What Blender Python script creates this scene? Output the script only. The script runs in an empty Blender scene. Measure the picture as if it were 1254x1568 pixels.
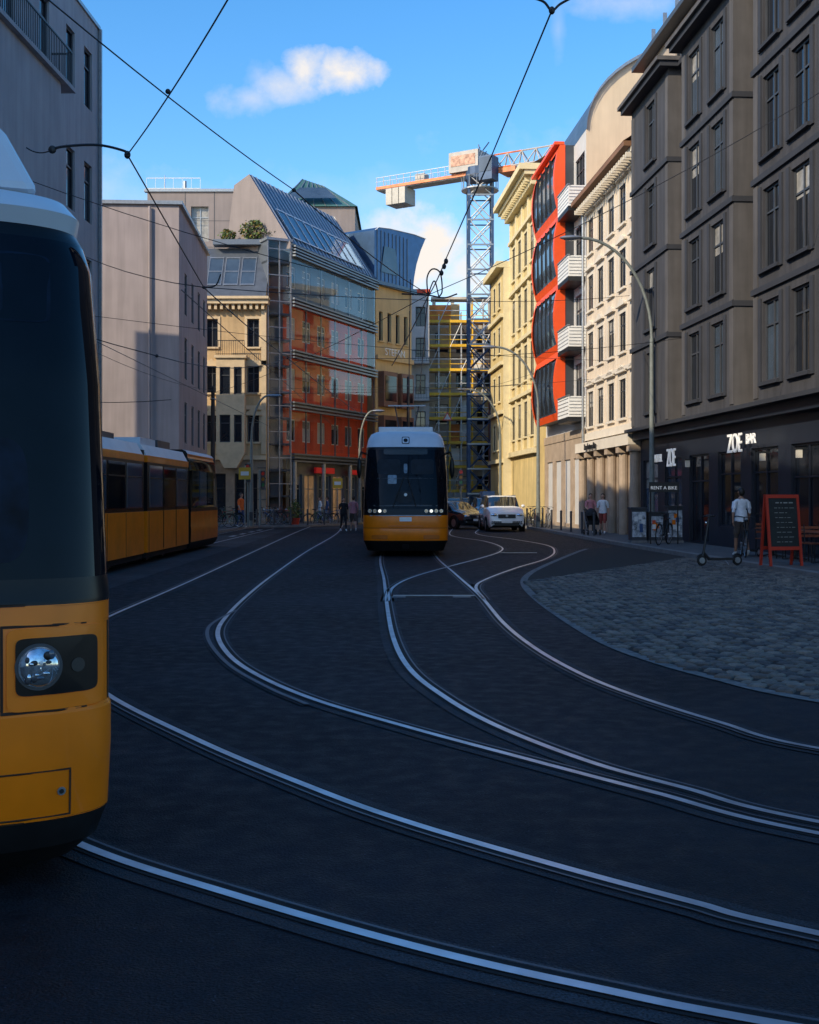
import bpy, math, random
from mathutils import Vector, Matrix
random.seed(7)
F=1829.0; H=1.7
def G(u,v):
    Y=F*H/(v-760.0); return ((u-627)/F*Y, Y)
def Wp(u,v,Y): return Vector(((u-627)/F*Y, Y, H-(v-760)/F*Y))
scn=bpy.context.scene
# ---------------------------------------------------------------- materials
M={}
def mat(name,col,rough=.7,metal=0.,var=.12,scale=1.5,bump=0.,bscale=40.,streak=0.,spec=.5,emit=0.,coat=0.):
    if name in M: return M[name]
    m=bpy.data.materials.new(name); m.use_nodes=True
    nt=m.node_tree; N=nt.nodes; L=nt.links; b=N['Principled BSDF']
    b.inputs['Roughness'].default_value=rough; b.inputs['Metallic'].default_value=metal
    b.inputs['Specular IOR Level'].default_value=spec
    b.inputs['Coat Weight'].default_value=coat
    tc=N.new('ShaderNodeTexCoord')
    base=(col[0],col[1],col[2],1)
    if var>0:
        n=N.new('ShaderNodeTexNoise'); n.inputs['Scale'].default_value=scale; n.inputs['Detail'].default_value=3
        n.inputs['Roughness'].default_value=.65
        L.new(tc.outputs['Object'],n.inputs['Vector'])
        r=N.new('ShaderNodeMapRange'); r.inputs[1].default_value=.3; r.inputs[2].default_value=.7
        r.inputs[3].default_value=1-var; r.inputs[4].default_value=1+var*.6
        L.new(n.outputs['Fac'],r.inputs[0])
        last=r.outputs[0]
        if streak>0:
            mp=N.new('ShaderNodeMapping'); mp.inputs['Scale'].default_value=(2.5,2.5,.18)
            n2=N.new('ShaderNodeTexNoise'); n2.inputs['Scale'].default_value=1.6; n2.inputs['Detail'].default_value=3
            L.new(tc.outputs['Object'],mp.inputs[0]); L.new(mp.outputs[0],n2.inputs['Vector'])
            r2=N.new('ShaderNodeMapRange'); r2.inputs[1].default_value=.35; r2.inputs[2].default_value=.65
            r2.inputs[3].default_value=1-streak; r2.inputs[4].default_value=1
            L.new(n2.outputs['Fac'],r2.inputs[0])
            mu=N.new('ShaderNodeMath'); mu.operation='MULTIPLY'; L.new(last,mu.inputs[0]); L.new(r2.outputs[0],mu.inputs[1]); last=mu.outputs[0]
        vm=N.new('ShaderNodeVectorMath'); vm.operation='SCALE'; vm.inputs[0].default_value=col[:3]
        L.new(last,vm.inputs['Scale']); L.new(vm.outputs[0],b.inputs['Base Color'])
    else: b.inputs['Base Color'].default_value=base
    if bump>0:
        n3=N.new('ShaderNodeTexNoise'); n3.inputs['Scale'].default_value=bscale; n3.inputs['Detail'].default_value=2
        L.new(tc.outputs['Object'],n3.inputs['Vector'])
        bp=N.new('ShaderNodeBump'); bp.inputs['Strength'].default_value=bump; bp.inputs['Distance'].default_value=.02
        L.new(n3.outputs['Fac'],bp.inputs['Height']); L.new(bp.outputs[0],b.inputs['Normal'])
    if emit>0:
        b.inputs['Emission Color'].default_value=base; b.inputs['Emission Strength'].default_value=emit
    M[name]=m; return m
def glassmat(name,tint,rough=.04,mix=.03,k=.45):
    if name in M: return M[name]
    m=bpy.data.materials.new(name); m.use_nodes=True; nt=m.node_tree; N=nt.nodes; L=nt.links
    N.remove(N['Principled BSDF']); out=N['Material Output']
    t=N.new('ShaderNodeBsdfTransparent'); t.inputs[0].default_value=(*tint,1)
    g=N.new('ShaderNodeBsdfGlossy'); g.inputs['Roughness'].default_value=rough; g.inputs[0].default_value=(.9,.95,1,1)
    fr=N.new('ShaderNodeFresnel'); fr.inputs[0].default_value=1.45
    ad=N.new('ShaderNodeMath'); ad.operation='MULTIPLY_ADD'; ad.inputs[1].default_value=k; ad.inputs[2].default_value=mix
    L.new(fr.outputs[0],ad.inputs[0]); ad.use_clamp=True
    mx=N.new('ShaderNodeMixShader'); L.new(ad.outputs[0],mx.inputs[0]); L.new(t.outputs[0],mx.inputs[1]); L.new(g.outputs[0],mx.inputs[2])
    L.new(mx.outputs[0],out.inputs[0]); M[name]=m; return m
def asphalt(name,col,fleck=.35):
    m=bpy.data.materials.new(name); m.use_nodes=True; nt=m.node_tree; N=nt.nodes; L=nt.links; b=N['Principled BSDF']
    tc=N.new('ShaderNodeTexCoord')
    def noise(s,d=3,vec=None):
        n=N.new('ShaderNodeTexNoise'); n.inputs['Scale'].default_value=s; n.inputs['Detail'].default_value=d
        L.new(vec or tc.outputs['Object'],n.inputs['Vector']); return n.outputs['Fac']
    def mr(x,a,b_,c,d):
        r=N.new('ShaderNodeMapRange'); 
        for i,q in enumerate((a,b_,c,d)): r.inputs[i+1].default_value=q
        L.new(x,r.inputs[0]); return r.outputs[0]
    def mul(a,b_,op='MULTIPLY'):
        q=N.new('ShaderNodeMath'); q.operation=op; L.new(a,q.inputs[0]); L.new(b_,q.inputs[1]); return q.outputs[0]
    big=mr(noise(.35,4),.3,.7,.55,1.5); med=mr(noise(6,4),.3,.7,.7,1.3); fine=mr(noise(90,2),.25,.75,.25,1.9)
    v=N.new('ShaderNodeTexVoronoi'); v.inputs['Scale'].default_value=38; L.new(tc.outputs['Object'],v.inputs['Vector'])
    sp=mr(v.outputs['Distance'],.10,.20,fleck*14,0)
    sep=N.new('ShaderNodeSeparateColor'); L.new(v.outputs['Color'],sep.inputs[0])
    sel=mr(sep.outputs[0],.92,.94,0,1)
    spk=mul(sp,sel)
    t=mul(mul(mul(big,med),fine),spk,'ADD')
    vm=N.new('ShaderNodeVectorMath'); vm.operation='SCALE'; vm.inputs[0].default_value=col; L.new(t,vm.inputs['Scale'])
    L.new(vm.outputs[0],b.inputs['Base Color'])
    L.new(mr(med,.75,1.25,.6,.85),b.inputs['Roughness'])
    b.inputs['Specular IOR Level'].default_value=.22
    bp=N.new('ShaderNodeBump'); bp.inputs['Strength'].default_value=.6; bp.inputs['Distance'].default_value=.008
    L.new(fine,bp.inputs['Height']); L.new(bp.outputs[0],b.inputs['Normal'])
    M[name]=m; return m
# ---------------------------------------------------------------- mesh builder
class MB:
    def __init__(s): s.v=[]; s.f=[]; s.m=[]; s.ml=[]
    def mi(s,m):
        if m not in s.ml: s.ml.append(m)
        return s.ml.index(m)
    def add(s,vs,fs,m,T=None):
        o=len(s.v)
        for p in vs:
            s.v.append(tuple(T(*p)) if T else tuple(p))
        k=s.mi(m)
        for f in fs: s.f.append(tuple(i+o for i in f)); s.m.append(k)
    def box(s,x0,x1,y0,y1,z0,z1,m,T=None):
        s.add([(x0,y0,z0),(x1,y0,z0),(x1,y1,z0),(x0,y1,z0),(x0,y0,z1),(x1,y0,z1),(x1,y1,z1),(x0,y1,z1)],
              [(0,3,2,1),(4,5,6,7),(0,1,5,4),(1,2,6,5),(2,3,7,6),(3,0,4,7)],m,T)
    def quad(s,a,b,c,d,m,T=None): s.add([a,b,c,d],[(0,1,2,3)],m,T)
    def cyl(s,p0,p1,r,m,n=8,r2=None,T=None,cap=True):
        p0=Vector(p0); p1=Vector(p1); r2=r if r2 is None else r2
        d=(p1-p0)
        if d.length<1e-6: return
        d.normalize(); a=Vector((0,0,1)) if abs(d.z)<.9 else Vector((1,0,0))
        e=d.cross(a).normalized(); g=d.cross(e)
        vs=[];
        for i in range(n):
            t=2*math.pi*i/n; q=e*math.cos(t)+g*math.sin(t)
            vs.append(p0+q*r); vs.append(p1+q*r2)
        fs=[(2*i,2*((i+1)%n),2*((i+1)%n)+1,2*i+1) for i in range(n)]
        if cap: fs+= [tuple(2*i for i in range(n))[::-1], tuple(2*i+1 for i in range(n))]
        s.add(vs,fs,m,T)
    def tube(s,pts,r,m,n=6,T=None):
        for a,b in zip(pts[:-1],pts[1:]): s.cyl(a,b,r,m,n,T=T,cap=True)
    def ell(s,c,rx,ry,rz,m,n=12,k=8,T=None,zmin=-1.,zmax=1.):
        vs=[];fs=[]
        a0=math.asin(zmin); a1=math.asin(zmax)
        for j in range(k+1):
            ph=a0+(a1-a0)*j/k
            for i in range(n):
                t=2*math.pi*i/n
                vs.append((c[0]+rx*math.cos(ph)*math.cos(t),c[1]+ry*math.cos(ph)*math.sin(t),c[2]+rz*math.sin(ph)))
        for j in range(k):
            for i in range(n):
                fs.append((j*n+i,j*n+(i+1)%n,(j+1)*n+(i+1)%n,(j+1)*n+i))
        s.add(vs,fs,m,T)
    def torus(s,c,R,r,m,axis='x',n=20,k=6,T=None):
        vs=[];fs=[]
        for i in range(n):
            t=2*math.pi*i/n
            for j in range(k):
                p=2*math.pi*j/k; rr=R+r*math.cos(p); h=r*math.sin(p)
                a,b=rr*math.cos(t),rr*math.sin(t)
                vs.append((c[0]+h,c[1]+a,c[2]+b) if axis=='x' else (c[0]+a,c[1]+h,c[2]+b) if axis=='y' else (c[0]+a,c[1]+b,c[2]+h))
        for i in range(n):
            for j in range(k):
                fs.append((i*k+j,((i+1)%n)*k+j,((i+1)%n)*k+(j+1)%k,i*k+(j+1)%k))
        s.add(vs,fs,m,T)
    def prism(s,poly,a,b,m,T):
        n=len(poly)
        vs=[(p[0],a,p[1]) for p in poly]+[(p[0],b,p[1]) for p in poly]
        fs=[tuple(range(n)),tuple(range(2*n-1,n-1,-1))]+[(i,(i+1)%n,n+(i+1)%n,n+i) for i in range(n)]
        s.add(vs,fs,m,T)
    def obj(s,name,parent=None,smooth=False,bevel=0.,angle=35):
        if not s.v: return None
        me=bpy.data.meshes.new(name); me.from_pydata(s.v,[],s.f); 
        for m in s.ml: me.materials.append(m)
        me.polygons.foreach_set('material_index',s.m); me.update()
        import bmesh
        bm=bmesh.new(); bm.from_mesh(me)
        if smooth: bmesh.ops.remove_doubles(bm,verts=bm.verts,dist=.0005)
        bmesh.ops.recalc_face_normals(bm,faces=bm.faces); bm.to_mesh(me); bm.free()
        if smooth:
            me.polygons.foreach_set('use_smooth',[True]*len(me.polygons))
            try: me.set_sharp_from_angle(angle=math.radians(angle))
            except Exception: pass
        o=bpy.data.objects.new(name,me); scn.collection.objects.link(o)
        if parent: o.parent=parent
        if bevel>0:
            bv=o.modifiers.new('bevel','BEVEL'); bv.width=bevel; bv.segments=2; bv.limit_method='ANGLE'
        return o
def empty(name,loc=(0,0,0),rz=0.):
    e=bpy.data.objects.new(name,None); scn.collection.objects.link(e); e.location=loc; e.rotation_euler=(0,0,rz)
    e.empty_display_size=.3; return e
def catmull(pts,n=10):
    P=[Vector(p) for p in pts]; P=[P[0]*2-P[1]]+P+[P[-1]*2-P[-2]]; out=[]
    for i in range(1,len(P)-2):
        for k in range(n):
            t=k/n; a,b,c,d=P[i-1],P[i],P[i+1],P[i+2]
            out.append(.5*((2*b)+(c-a)*t+(2*a-5*b+4*c-d)*t*t+(3*b-a-3*c+d)*t*t*t))
    out.append(P[-2]); return out
# palette
glassA=mat('window_glass_dark',(.010,.014,.022),.08,var=.3,scale=.7,spec=.5)
glassB=mat('window_glass_blue',(.05,.075,.11),.08,var=.4,scale=.6,spec=.7)
glassC=mat('window_with_curtain',(.30,.29,.27),.25,var=.4,scale=3,spec=.5)
GL=[glassA,glassA,glassB,glassA,glassC]
white=mat('white_paint',(.72,.72,.70),.5,var=.08)
blackm=mat('black_metal',(.012,.013,.015),.45,var=.2)
steel=mat('galvanised_steel',(.33,.35,.37),.4,.7,var=.2,scale=8)
polegrn=mat('pole_paint_grey_green',(.16,.18,.17),.5,var=.2,scale=5)
rubber=mat('rubber',(.012,.012,.012),.85,var=.2)
darkg=mat('dark_grey_paint',(.045,.05,.06),.5,var=.2)
# ---------------------------------------------------------------- facade tools
def mkT(p0,p1,side):
    p0=Vector((*p0,0)); p1=Vector((*p1,0)); d=(p1-p0); L=d.length; d.normalize()
    n=Vector((d.y,-d.x,0))*side
    def T(s,o,z): return p0+d*s+n*o+Vector((0,0,z))
    return T,L
class Bld:
    def __init__(s,name): s.name=name; s.e=empty(name); s.w=MB(); s.g=MB(); s.t=MB(); s.r=MB()
    def done(s):
        s.w.obj('walls',s.e); s.g.obj('window_panes',s.e); s.t.obj('trim_and_frames',s.e); s.r.obj('roof',s.e); return s.e
def facade(B,T,s0,s1,z0,z1,wins,wm,dep=.22,frame=None,sill=None,surround=None,off=0.,hood=None,gl=None,mull=1,trans=True,sp=.05):
    ss=sorted(set([s0,s1]+[q for w in wins for q in w[:2]])); zz=sorted(set([z0,z1]+[q for w in wins for q in w[2:4]]))
    def inside(s,z): return any(w[0]<s<w[1] and w[2]<z<w[3] for w in wins)
    for i in range(len(ss)-1):
        run=None
        for j in range(len(zz)-1):
            hole=inside((ss[i]+ss[i+1])/2,(zz[j]+zz[j+1])/2)
            if not hole:
                if run is None: run=zz[j]
            if (hole or j==len(zz)-2) and run is not None:
                e=zz[j] if hole else zz[j+1]
                B.w.quad((ss[i],off,run),(ss[i+1],off,run),(ss[i+1],off,e),(ss[i],off,e),wm,T); run=None
    fr=frame or white
    for w in wins:
        a,b,c,d=w[:4]; i=off-dep
        B.w.quad((a,off,c),(a,i,c),(a,i,d),(a,off,d),wm,T); B.w.quad((b,off,c),(b,i,c),(b,i,d),(b,off,d),wm,T)
        B.w.quad((a,off,d),(b,off,d),(b,i,d),(a,i,d),wm,T); B.w.quad((a,off,c),(b,off,c),(b,i,c),(a,i,c),wm,T)
        g=random.choice(gl or GL)
        B.g.quad((a,i,c),(b,i,c),(b,i,d),(a,i,d),g,T)
        if g is not glassC and random.random()<.3:
            h=random.uniform(.2,.5)
            B.g.quad((a+.06,i+.004,d-(d-c)*h),(b-.06,i+.004,d-(d-c)*h),(b-.06,i+.004,d-.05),(a+.06,i+.004,d-.05),glassC,T)
        t=.06; j0,j1=i+.01,i+min(.05,dep*.5)
        B.t.box(a,a+t,j0,j1,c,d,fr,T); B.t.box(b-t,b,j0,j1,c,d,fr,T)
        B.t.box(a+t,b-t,j0,j1,c,c+t,fr,T); B.t.box(a+t,b-t,j0,j1,d-t,d,fr,T)
        for k in range(mull):
            x=a+(b-a)*(k+1)/(mull+1); B.t.box(x-.03,x+.03,j0,j1-.004,c+t,d-t,fr,T)
        if trans and d-c>1.3:
            z=c+(d-c)*.7; B.t.box(a+t,b-t,j0,j1-.008,z-.025,z+.025,fr,T)
        if sill: B.t.box(a-.08,b+.08,off-.02,off+.12,c-.1,c-.003,sill,T)
        if surround:
            q=.14
            B.t.box(a-q,a-.002,off-.02,off+sp,c,d,surround,T); B.t.box(b+.002,b+q,off-.02,off+sp,c,d,surround,T)
            B.t.box(a-q,b+q,off-.02,off+sp,d+.002,d+q,surround,T)
        if hood:
            B.t.box(a-.2,b+.2,off-.02,off+.16,d+.28,d+.36,hood,T)
            m=(a+b)/2
            B.t.prism([(a-.2,d+.361),(b+.2,d+.361),(m,d+.6)],off-.02,off+.12,hood,T)
def solid(B,T,s0,s1,z0,z1,depth,wm,front=0.,roofm=None):
    B.w.quad((s0,front,z0),(s0,-depth,z0),(s0,-depth,z1),(s0,front,z1),wm,T)
    B.w.quad((s1,front,z0),(s1,-depth,z0),(s1,-depth,z1),(s1,front,z1),wm,T)
    B.w.quad((s0,-depth,z0),(s1,-depth,z0),(s1,-depth,z1),(s0,-depth,z1),wm,T)
    B.r.quad((s0,front,z1),(s1,front,z1),(s1,-depth,z1),(s0,-depth,z1),roofm or wm,T)
def railing(mb,T,s0,s1,o,z,h,m,step=.13):
    mb.box(s0,s1,o-.02,o+.02,z+h-.04,z+h,m,T); mb.box(s0,s1,o-.015,o+.015,z+.06,z+.09,m,T)
    n=int((s1-s0)/step)
    for i in range(n+1):
        x=s0+(s1-s0)*i/max(n,1); mb.box(x-.01,x+.01,o-.01,o+.01,z,z+h-.042,m,T)
# ---------------------------------------------------------------- ground
asp=asphalt('asphalt_dark',(.0115,.0125,.0165)); asp2=asphalt('asphalt_lighter',(.036,.038,.043),.1)
pav=mat('pavement_slabs',(.10,.10,.10),.85,var=.3,scale=2,bump=.3)
kerbm=mat('kerb_granite',(.19,.185,.18),.8,var=.25,scale=4,bump=.3)
gm=MB(); gm.quad((-400,-300,0),(400,-300,0),(400,700,0),(-400,700,0),asp2); gm.obj('ground')
rd=MB(); rd.quad((-9.4,-40,.004),(30,-40,.004),(30,140,.004),(-9.4,140,.004),asp); rd.obj('road')
def kerbX(Y):
    P=[(-40,14.5),(0,11.2),(10,10.1),(20,8.95),(24.5,8.4),(33,7.75),(41.5,7.15),(56.5,6.5),(80,5.2),(140,1.5)]
    for (a,b),(c,d) in zip(P[:-1],P[1:]):
        if a<=Y<=c: return b+(d-b)*(Y-a)/(c-a)
    return P[-1][1]
sw=MB(); ys=list(range(-40,92,2))
for a,b in zip(ys[:-1],ys[1:]):
    xa,xb=kerbX(a),kerbX(b)
    sw.quad((xa,a,0),(xb,b,0),(xb,b,.12),(xa,a,.12),kerbm)
    sw.quad((xa,a,.12),(xb,b,.12),(xb+.25,b,.12),(xa+.25,a,.12),kerbm)
    sw.quad((xa+.25,a,.12),(xb+.25,b,.12),(30,b,.12),(30,a,.12),pav)
    sw.box(xa+.02,xa+.24,a-.01,a+.01,.05,.123,darkg)
for j in range(60):
    y=20+j*.62; xe=12.4-.069*y; sw.quad((kerbX(y)+.3,y,.124),(xe,y,.124),(xe,y+.012,.124),(kerbX(y)+.3,y+.012,.124),darkg)
sw.obj('pavement')
swl=MB()
pts=[(-10.0,-40),(-10.0,44),(-9.0,50),(-8.6,62),(-8.2,64.5),(-5.6,66.5),(-2.0,74.5),(.6,80),(1.2,95)]
for (xa,a),(xb,b) in zip(pts[:-1],pts[1:]):
    swl.quad((xa,a,0),(xb,b,0),(xb,b,.12),(xa,a,.12),kerbm)
    swl.quad((xa,a,.12),(xb,b,.12),(xb-.25,b,.12),(xa-.25,a,.12),kerbm)
    swl.quad((xa-.25,a,.12),(xb-.25,b,.12),(-40,b,.12),(-40,a,.12),pav)
swl.obj('pavement.001')
ls=MB(); ls.quad((-6.4,12,.008),(-5.35,12,.008),(-6.1,60,.008),(-9.0,60,.008),asp2); ls.quad((-5.9,62,.008),(3.0,64,.008),(3.0,72,.008),(-3.4,72,.008),asp2)
wl=mat('road_marking',(.42,.42,.42),.7,var=.5,scale=9)
for y in (50,53,56,59): ls.quad((-7.6,y,.012),(-7.4,y,.012),(-7.4,y+1.4,.012),(-7.6,y+1.4,.012),wl)
ls.obj('road_patch')
# cobbles
cob=[G(900,841),G(885,846),G(840,865),G(812,880),G(805,895),G(825,918),G(870,950),G(930,985),G(1000,1012),G(1100,1040),G(1254,1074),(5.2,7.6),(8.5,5),(11.0,4)]
right=[(kerbX(y)-.02,y) for y in (4,10,15,20,24.5,29,33,37,40)]
cobpoly=[(x,y) for x,y in cob]+right
def inpoly(x,y,P):
    c=False; j=len(P)-1
    for i in range(len(P)):
        if (P[i][1]>y)!=(P[j][1]>y) and x<(P[j][0]-P[i][0])*(y-P[i][1])/(P[j][1]-P[i][1])+P[i][0]: c=not c
        j=i
    return c
grout=mat('cobble_joint_sand',(.016,.015,.014),.95,var=.3,scale=9)
stones=[mat('cobble_%d'%i,c,.6,var=.35,scale=14,bump=.5,bscale=60,spec=.35) for i,c in enumerate([(.105,.092,.082),(.14,.125,.105),(.065,.062,.062),(.12,.102,.088),(.18,.155,.13)])]
cb=MB(); cb.add([(x,y,.009) for x,y in cobpoly],[tuple(range(len(cobpoly)))],grout)
ang=math.radians(-30); ca,sa=math.cos(ang),math.sin(ang); sx,sy=.20,.165
for i in range(-20,180):
    for j in range(-20,270):
        a=i*sx+(j%2)*sx*.5+random.uniform(-.014,.014); b=j*sy+random.uniform(-.010,.010)+.09*math.sin(a*.9)
        x=a*ca-b*sa-2; y=a*sa+b*ca+8
        if not(1.5<x<12 and 3.5<y<41): continue
        if not inpoly(x,y,cobpoly): continue
        w=sx*.5-.014-random.random()*.012; d=sy*.5-.016-random.random()*.010; h=.036+random.uniform(-.009,.012)
        vs=[]
        for (k,z) in ((1,.009),(.94,h-.012),(.62,h)):
            for ex,ey in ((-1,-1),(1,-1),(1,1),(-1,1)):
                lx,ly=ex*w*k,ey*d*k; vs.append((x+lx*ca-ly*sa,y+lx*sa+ly*ca,z+random.uniform(-.003,.003)))
        fs=[(0,1,5,4),(1,2,6,5),(2,3,7,6),(3,0,4,7),(4,5,9,8),(5,6,10,9),(6,7,11,10),(7,4,8,11),(8,9,10,11)]
        cb.add(vs,fs,random.choice(stones))
cb.obj('cobblestones')
bd=MB(); bp_=catmull([(x,y,0) for x,y in cob[:12]],12)
def ribbon(mb,pts,o0,o1,z,m,zz=None):
    n=len(pts); L=[]
    for i,p in enumerate(pts):
        t=(pts[min(i+1,n-1)]-pts[max(i-1,0)]); t.z=0; t.normalize(); nr=Vector((t.y,-t.x,0))
        L.append((p+nr*o0,p+nr*o1))
    vs=[];
    for a,b in L: vs+= [(a.x,a.y,z),(b.x,b.y,z)]
    mb.add(vs,[(2*i,2*i+1,2*i+3,2*i+2) for i in range(n-1)],m)
ribbon(bd,bp_,-.04,.10,.013,mat('border_stone',(.16,.155,.15),.8,var=.6,scale=7)); bd.obj('cobblestone_border')
# rails
railm=mat('rail_steel_polished',(.58,.61,.66),.36,.75,var=.3,scale=3)
raild=mat('rail_steel_dull',(.09,.095,.11),.5,.5,var=.3,scale=8)
groove=mat('rail_groove',(.004,.004,.005),.9,var=0)
seal=asphalt('rail_joint_seal',(.028,.031,.037),.1)
def rail(name,pts,par,flip=1):
    P=catmull([(x,y,0) for x,y in pts],14); mb=MB()
    ribbon(mb,P,-.13,.14,.010,seal)
    ribbon(mb,P,-.030,.026,.020,railm)
    a,b=(.027,.068) if flip>0 else (-.072,-.031)
    ribbon(mb,P,a,b,.016,groove)
    a,b=(.069,.086) if flip>0 else (-.090,-.073)
    ribbon(mb,P,a,b,.020,raild)
    ribbon(mb,P,*((-.056,-.031) if flip>0 else (.027,.052)),.015,groove)
    return mb.obj(name,par)
tr=empty('tram_track')
g=lambda L:[G(*p) for p in L]
R0=[(-7.05,62),(-7.05,40),(-7.05,26),(-6.75,20),(-5.9,14.6),(-4.5,10.4),(-3.15,7.9),(-2.3,6.6)]+g([(140,1306),(360,1378),(627,1455),(900,1519),(1254,1588)])+[(3.2,2.95),(6,1.6)]
Rm=[(-8.5,62),(-8.5,40),(-8.5,26),(-7.8,17.2),(-6.3,11.6),(-4.4,7.5),(-2.6,4.7),(-.6,3.1),(1.3,2.2),(4,1)]
R1=[(-5.5,66),(-5.2,52)]+g([(300,887),(155,952)])+[(-3.75,13)]+g([(155,1060),(300,1136),(480,1212),(627,1265),(850,1331),(1060,1388),(1254,1437)])+[(3.5,3.2),(6,1.7)]
R2=[(-3.9,70)]+g([(515,818),(470,845),(420,880),(380,912),(347,945),(333,972),(350,1005),(395,1037),(480,1074),(627,1118),(800,1165),(1000,1218),(1254,1282)])+[(4.0,4.4),(7,2.3)]
R3=[(-.7,90),(-.78,50)]+g([(583,851),(588,890),(594,940),(604,985),(628,1028),(680,1070),(760,1115),(900,1170),(1050,1212),(1254,1264)])+[(4.1,4.5),(7,2.4)]
R4=[(.75,90),(.66,50)]+g([(666,851),(697,880),(735,914),(770,955),(815,992),(880,1030),(960,1064),(1100,1109),(1254,1150)])+[(4.3,6.6),(8,4.5)]
R5=g([(594,922),(603,900),(635,884),(690,868),(735,856),(765,846),(767,838),(740,829),(690,820)])+[(2.4,66),(2.6,85)]
R6=g([(742,920),(729,900),(745,888),(790,871),(835,857),(849,846),(838,836),(790,827),(730,818)])+[(3.9,66),(4.1,85)]
for i,(r,fl) in enumerate(((R0,-1),(Rm,1),(R1,1),(R2,-1),(R3,-1),(R4,1),(R5,-1),(R6,1))): rail('rail_%d'%i,r,tr,fl)
ck=MB(); P=catmull([(x,y,0) for x,y in g([(362,936),(332,952),(318,966),(322,988),(352,1022),(410,1056),(470,1082)])],12)
ribbon(ck,P,-.05,.05,.0125,seal); ribbon(ck,P,-.022,.022,.022,raild); ck.obj('check_rail',tr)
dr=MB()
for (a,b,v) in ((602,728,913),(766,822,847)):
    p,q=G(a,v),G(b,v); dr.box(p[0],q[0],p[1]-.05,p[1]+.05,.008,.019,steel)
for u,v in ((712,915),(612,915)):
    p=G(u,v); dr.box(p[0]-.2,p[0]+.1,p[1]-.13,p[1]+.13,.008,.0145,raild)
dr.obj('point_drain_covers',tr)
# ---------------------------------------------------------------- RIGHT BUILDINGS
def FX(Y,p=0): return 12.5-p-.069*Y
def rightT(Y0,Y1): return mkT((FX(Y0),Y0),(FX(Y1),Y1),-1)
stoneD=mat('dark_grey_render',(.050,.051,.060),.85,var=.2,scale=.8,streak=.3,bump=.15)
stoneD3=mat('mid_grey_pilaster',(.088,.084,.086),.85,var=.2,scale=.8,streak=.25)
stoneD2=mat('darker_slate_band',(.026,.029,.038),.8,var=.2,scale=.8)
navy=mat('navy_shopfront',(.010,.015,.028),.5,var=.2)
beigeR=mat('beige_attic_render',(.42,.35,.29),.85,var=.12,scale=.7,streak=.15)
metalroof=mat('zinc_roof',(.09,.13,.18),.4,.5,var=.2,scale=1.2)
B=Bld('hotel_building'); Y0,Y1=20,47.4; T,L=rightT(Y0,Y1)
zf=[4.35,7.4,10.45,13.5,16.6]
cols=[43.9,38.7,36.4,32.0,30.0,26.5,24]
baysY=[(41.6,46.6),(34.9,40.0),(28.4,33.3),(21.6,26.8)]
def S(Y): return (Y-20)*1.00238
wins=[]
for yy in (40.8,34.1,27.6): 
    for z in zf[:-1]: wins.append((S(yy-.35),S(yy+.35),z+.6,z+2.6))
facade(B,T,0,L,4.3,16.6,wins,stoneD,frame=darkg,mull=0,dep=.08)
solid(B,T,0,L,0,16.6,14,stoneD)
for (a,b) in baysY:
    a,b=S(a),S(b); cs=[S(c) for c in cols if a<S(c)<b]; w=[]
    for z in zf[:-1]:
        for c in cs: w.append((c-.62,c+.62,z+.45,z+2.65))
    facade(B,T,a,b,4.3,16.6,w,stoneD,off=.62,frame=darkg,mull=1,dep=.13,gl=[glassA,glassA,glassB,glassA],sill=stoneD2)
    for q in (a,b): B.w.quad((q,0,4.3),(q,.62,4.3),(q,.62,16.6),(q,0,16.6),stoneD3,T)
    B.w.quad((a,0,4.3),(b,0,4.3),(b,.62,4.3),(a,.62,4.3),stoneD,T)
    for z in zf[1:-1]:
        B.t.box(a-.04,b+.04,.05,.70,z-.14,z+.02,stoneD2,T)
    B.t.box(a-.25,b+.25,.0,1.0,16.6,16.78,stoneD2,T); B.t.box(a-.32,b+.32,.0,1.12,16.783,16.92,stoneD3,T)
    for z in zf[:-1]:
        for c in cs:
            B.t.box(c-.86,c-.66,.61,.67,z+.35,z+2.75,stoneD2,T); B.t.box(c+.66,c+.86,.61,.67,z+.35,z+2.75,stoneD2,T)
        B.t.box(a+.02,a+.35,.61,.645,z+.05,z+2.85,stoneD3,T); B.t.box(b-.35,b-.02,.61,.645,z+.05,z+2.85,stoneD3,T)
for z in zf[1:-1]: B.t.box(0,L,-.01,.07,z-.12,z,stoneD2,T)
B.t.box(-.1,L+.1,-.3,.35,16.605,16.8,stoneD2,T)
for yy in (47.0,41.2,40.3,34.5,33.6): B.t.box(S(yy)-.15,S(yy)+.15,.0,.06,4.4,16.5,stoneD3,T)
w=[]
for yy in [Y0+1.6+i*2.35 for i in range(11)]: w.append((S(yy)-.45,S(yy)+.45,17.2,18.2))
facade(B,T,0,L,16.8,18.6,w,beigeR,off=-.1,frame=darkg,gl=[glassA],dep=.1)
B.w.quad((L,-.1,16.8),(L,-14,16.8),(L,-14,18.6),(L,-.1,18.6),beigeR,T)
B.t.box(-.1,L+.3,-.6,.35,18.6,18.78,darkg,T)
B.r.quad((0,-.2,18.79),(L,-.2,18.79),(L,-3.2,22),(0,-3.2,22),metalroof,T)
B.r.quad((0,-3.2,22),(L,-3.2,22),(L,-14,22.2),(0,-14,22.2),metalroof,T)
B.w.add([(L,-.2,18.79),(L,-3.2,22),(L,-14,22.2),(L,-14,18)],[(0,1,2,3)],beigeR,T)
for i in range(int(L/1.6)):
    s=.4+i*1.6
    B.g.add([(s,-.62,19.3),(s+1.1,-.62,19.3),(s+1.1,-2.55,21.4),(s,-2.55,21.4)],[(0,1,2,3)],glassB,T)
    B.t.box(s+1.3,s+1.36,-.5,-.35,18.8,20.2,steel,T)
w=[]
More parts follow.
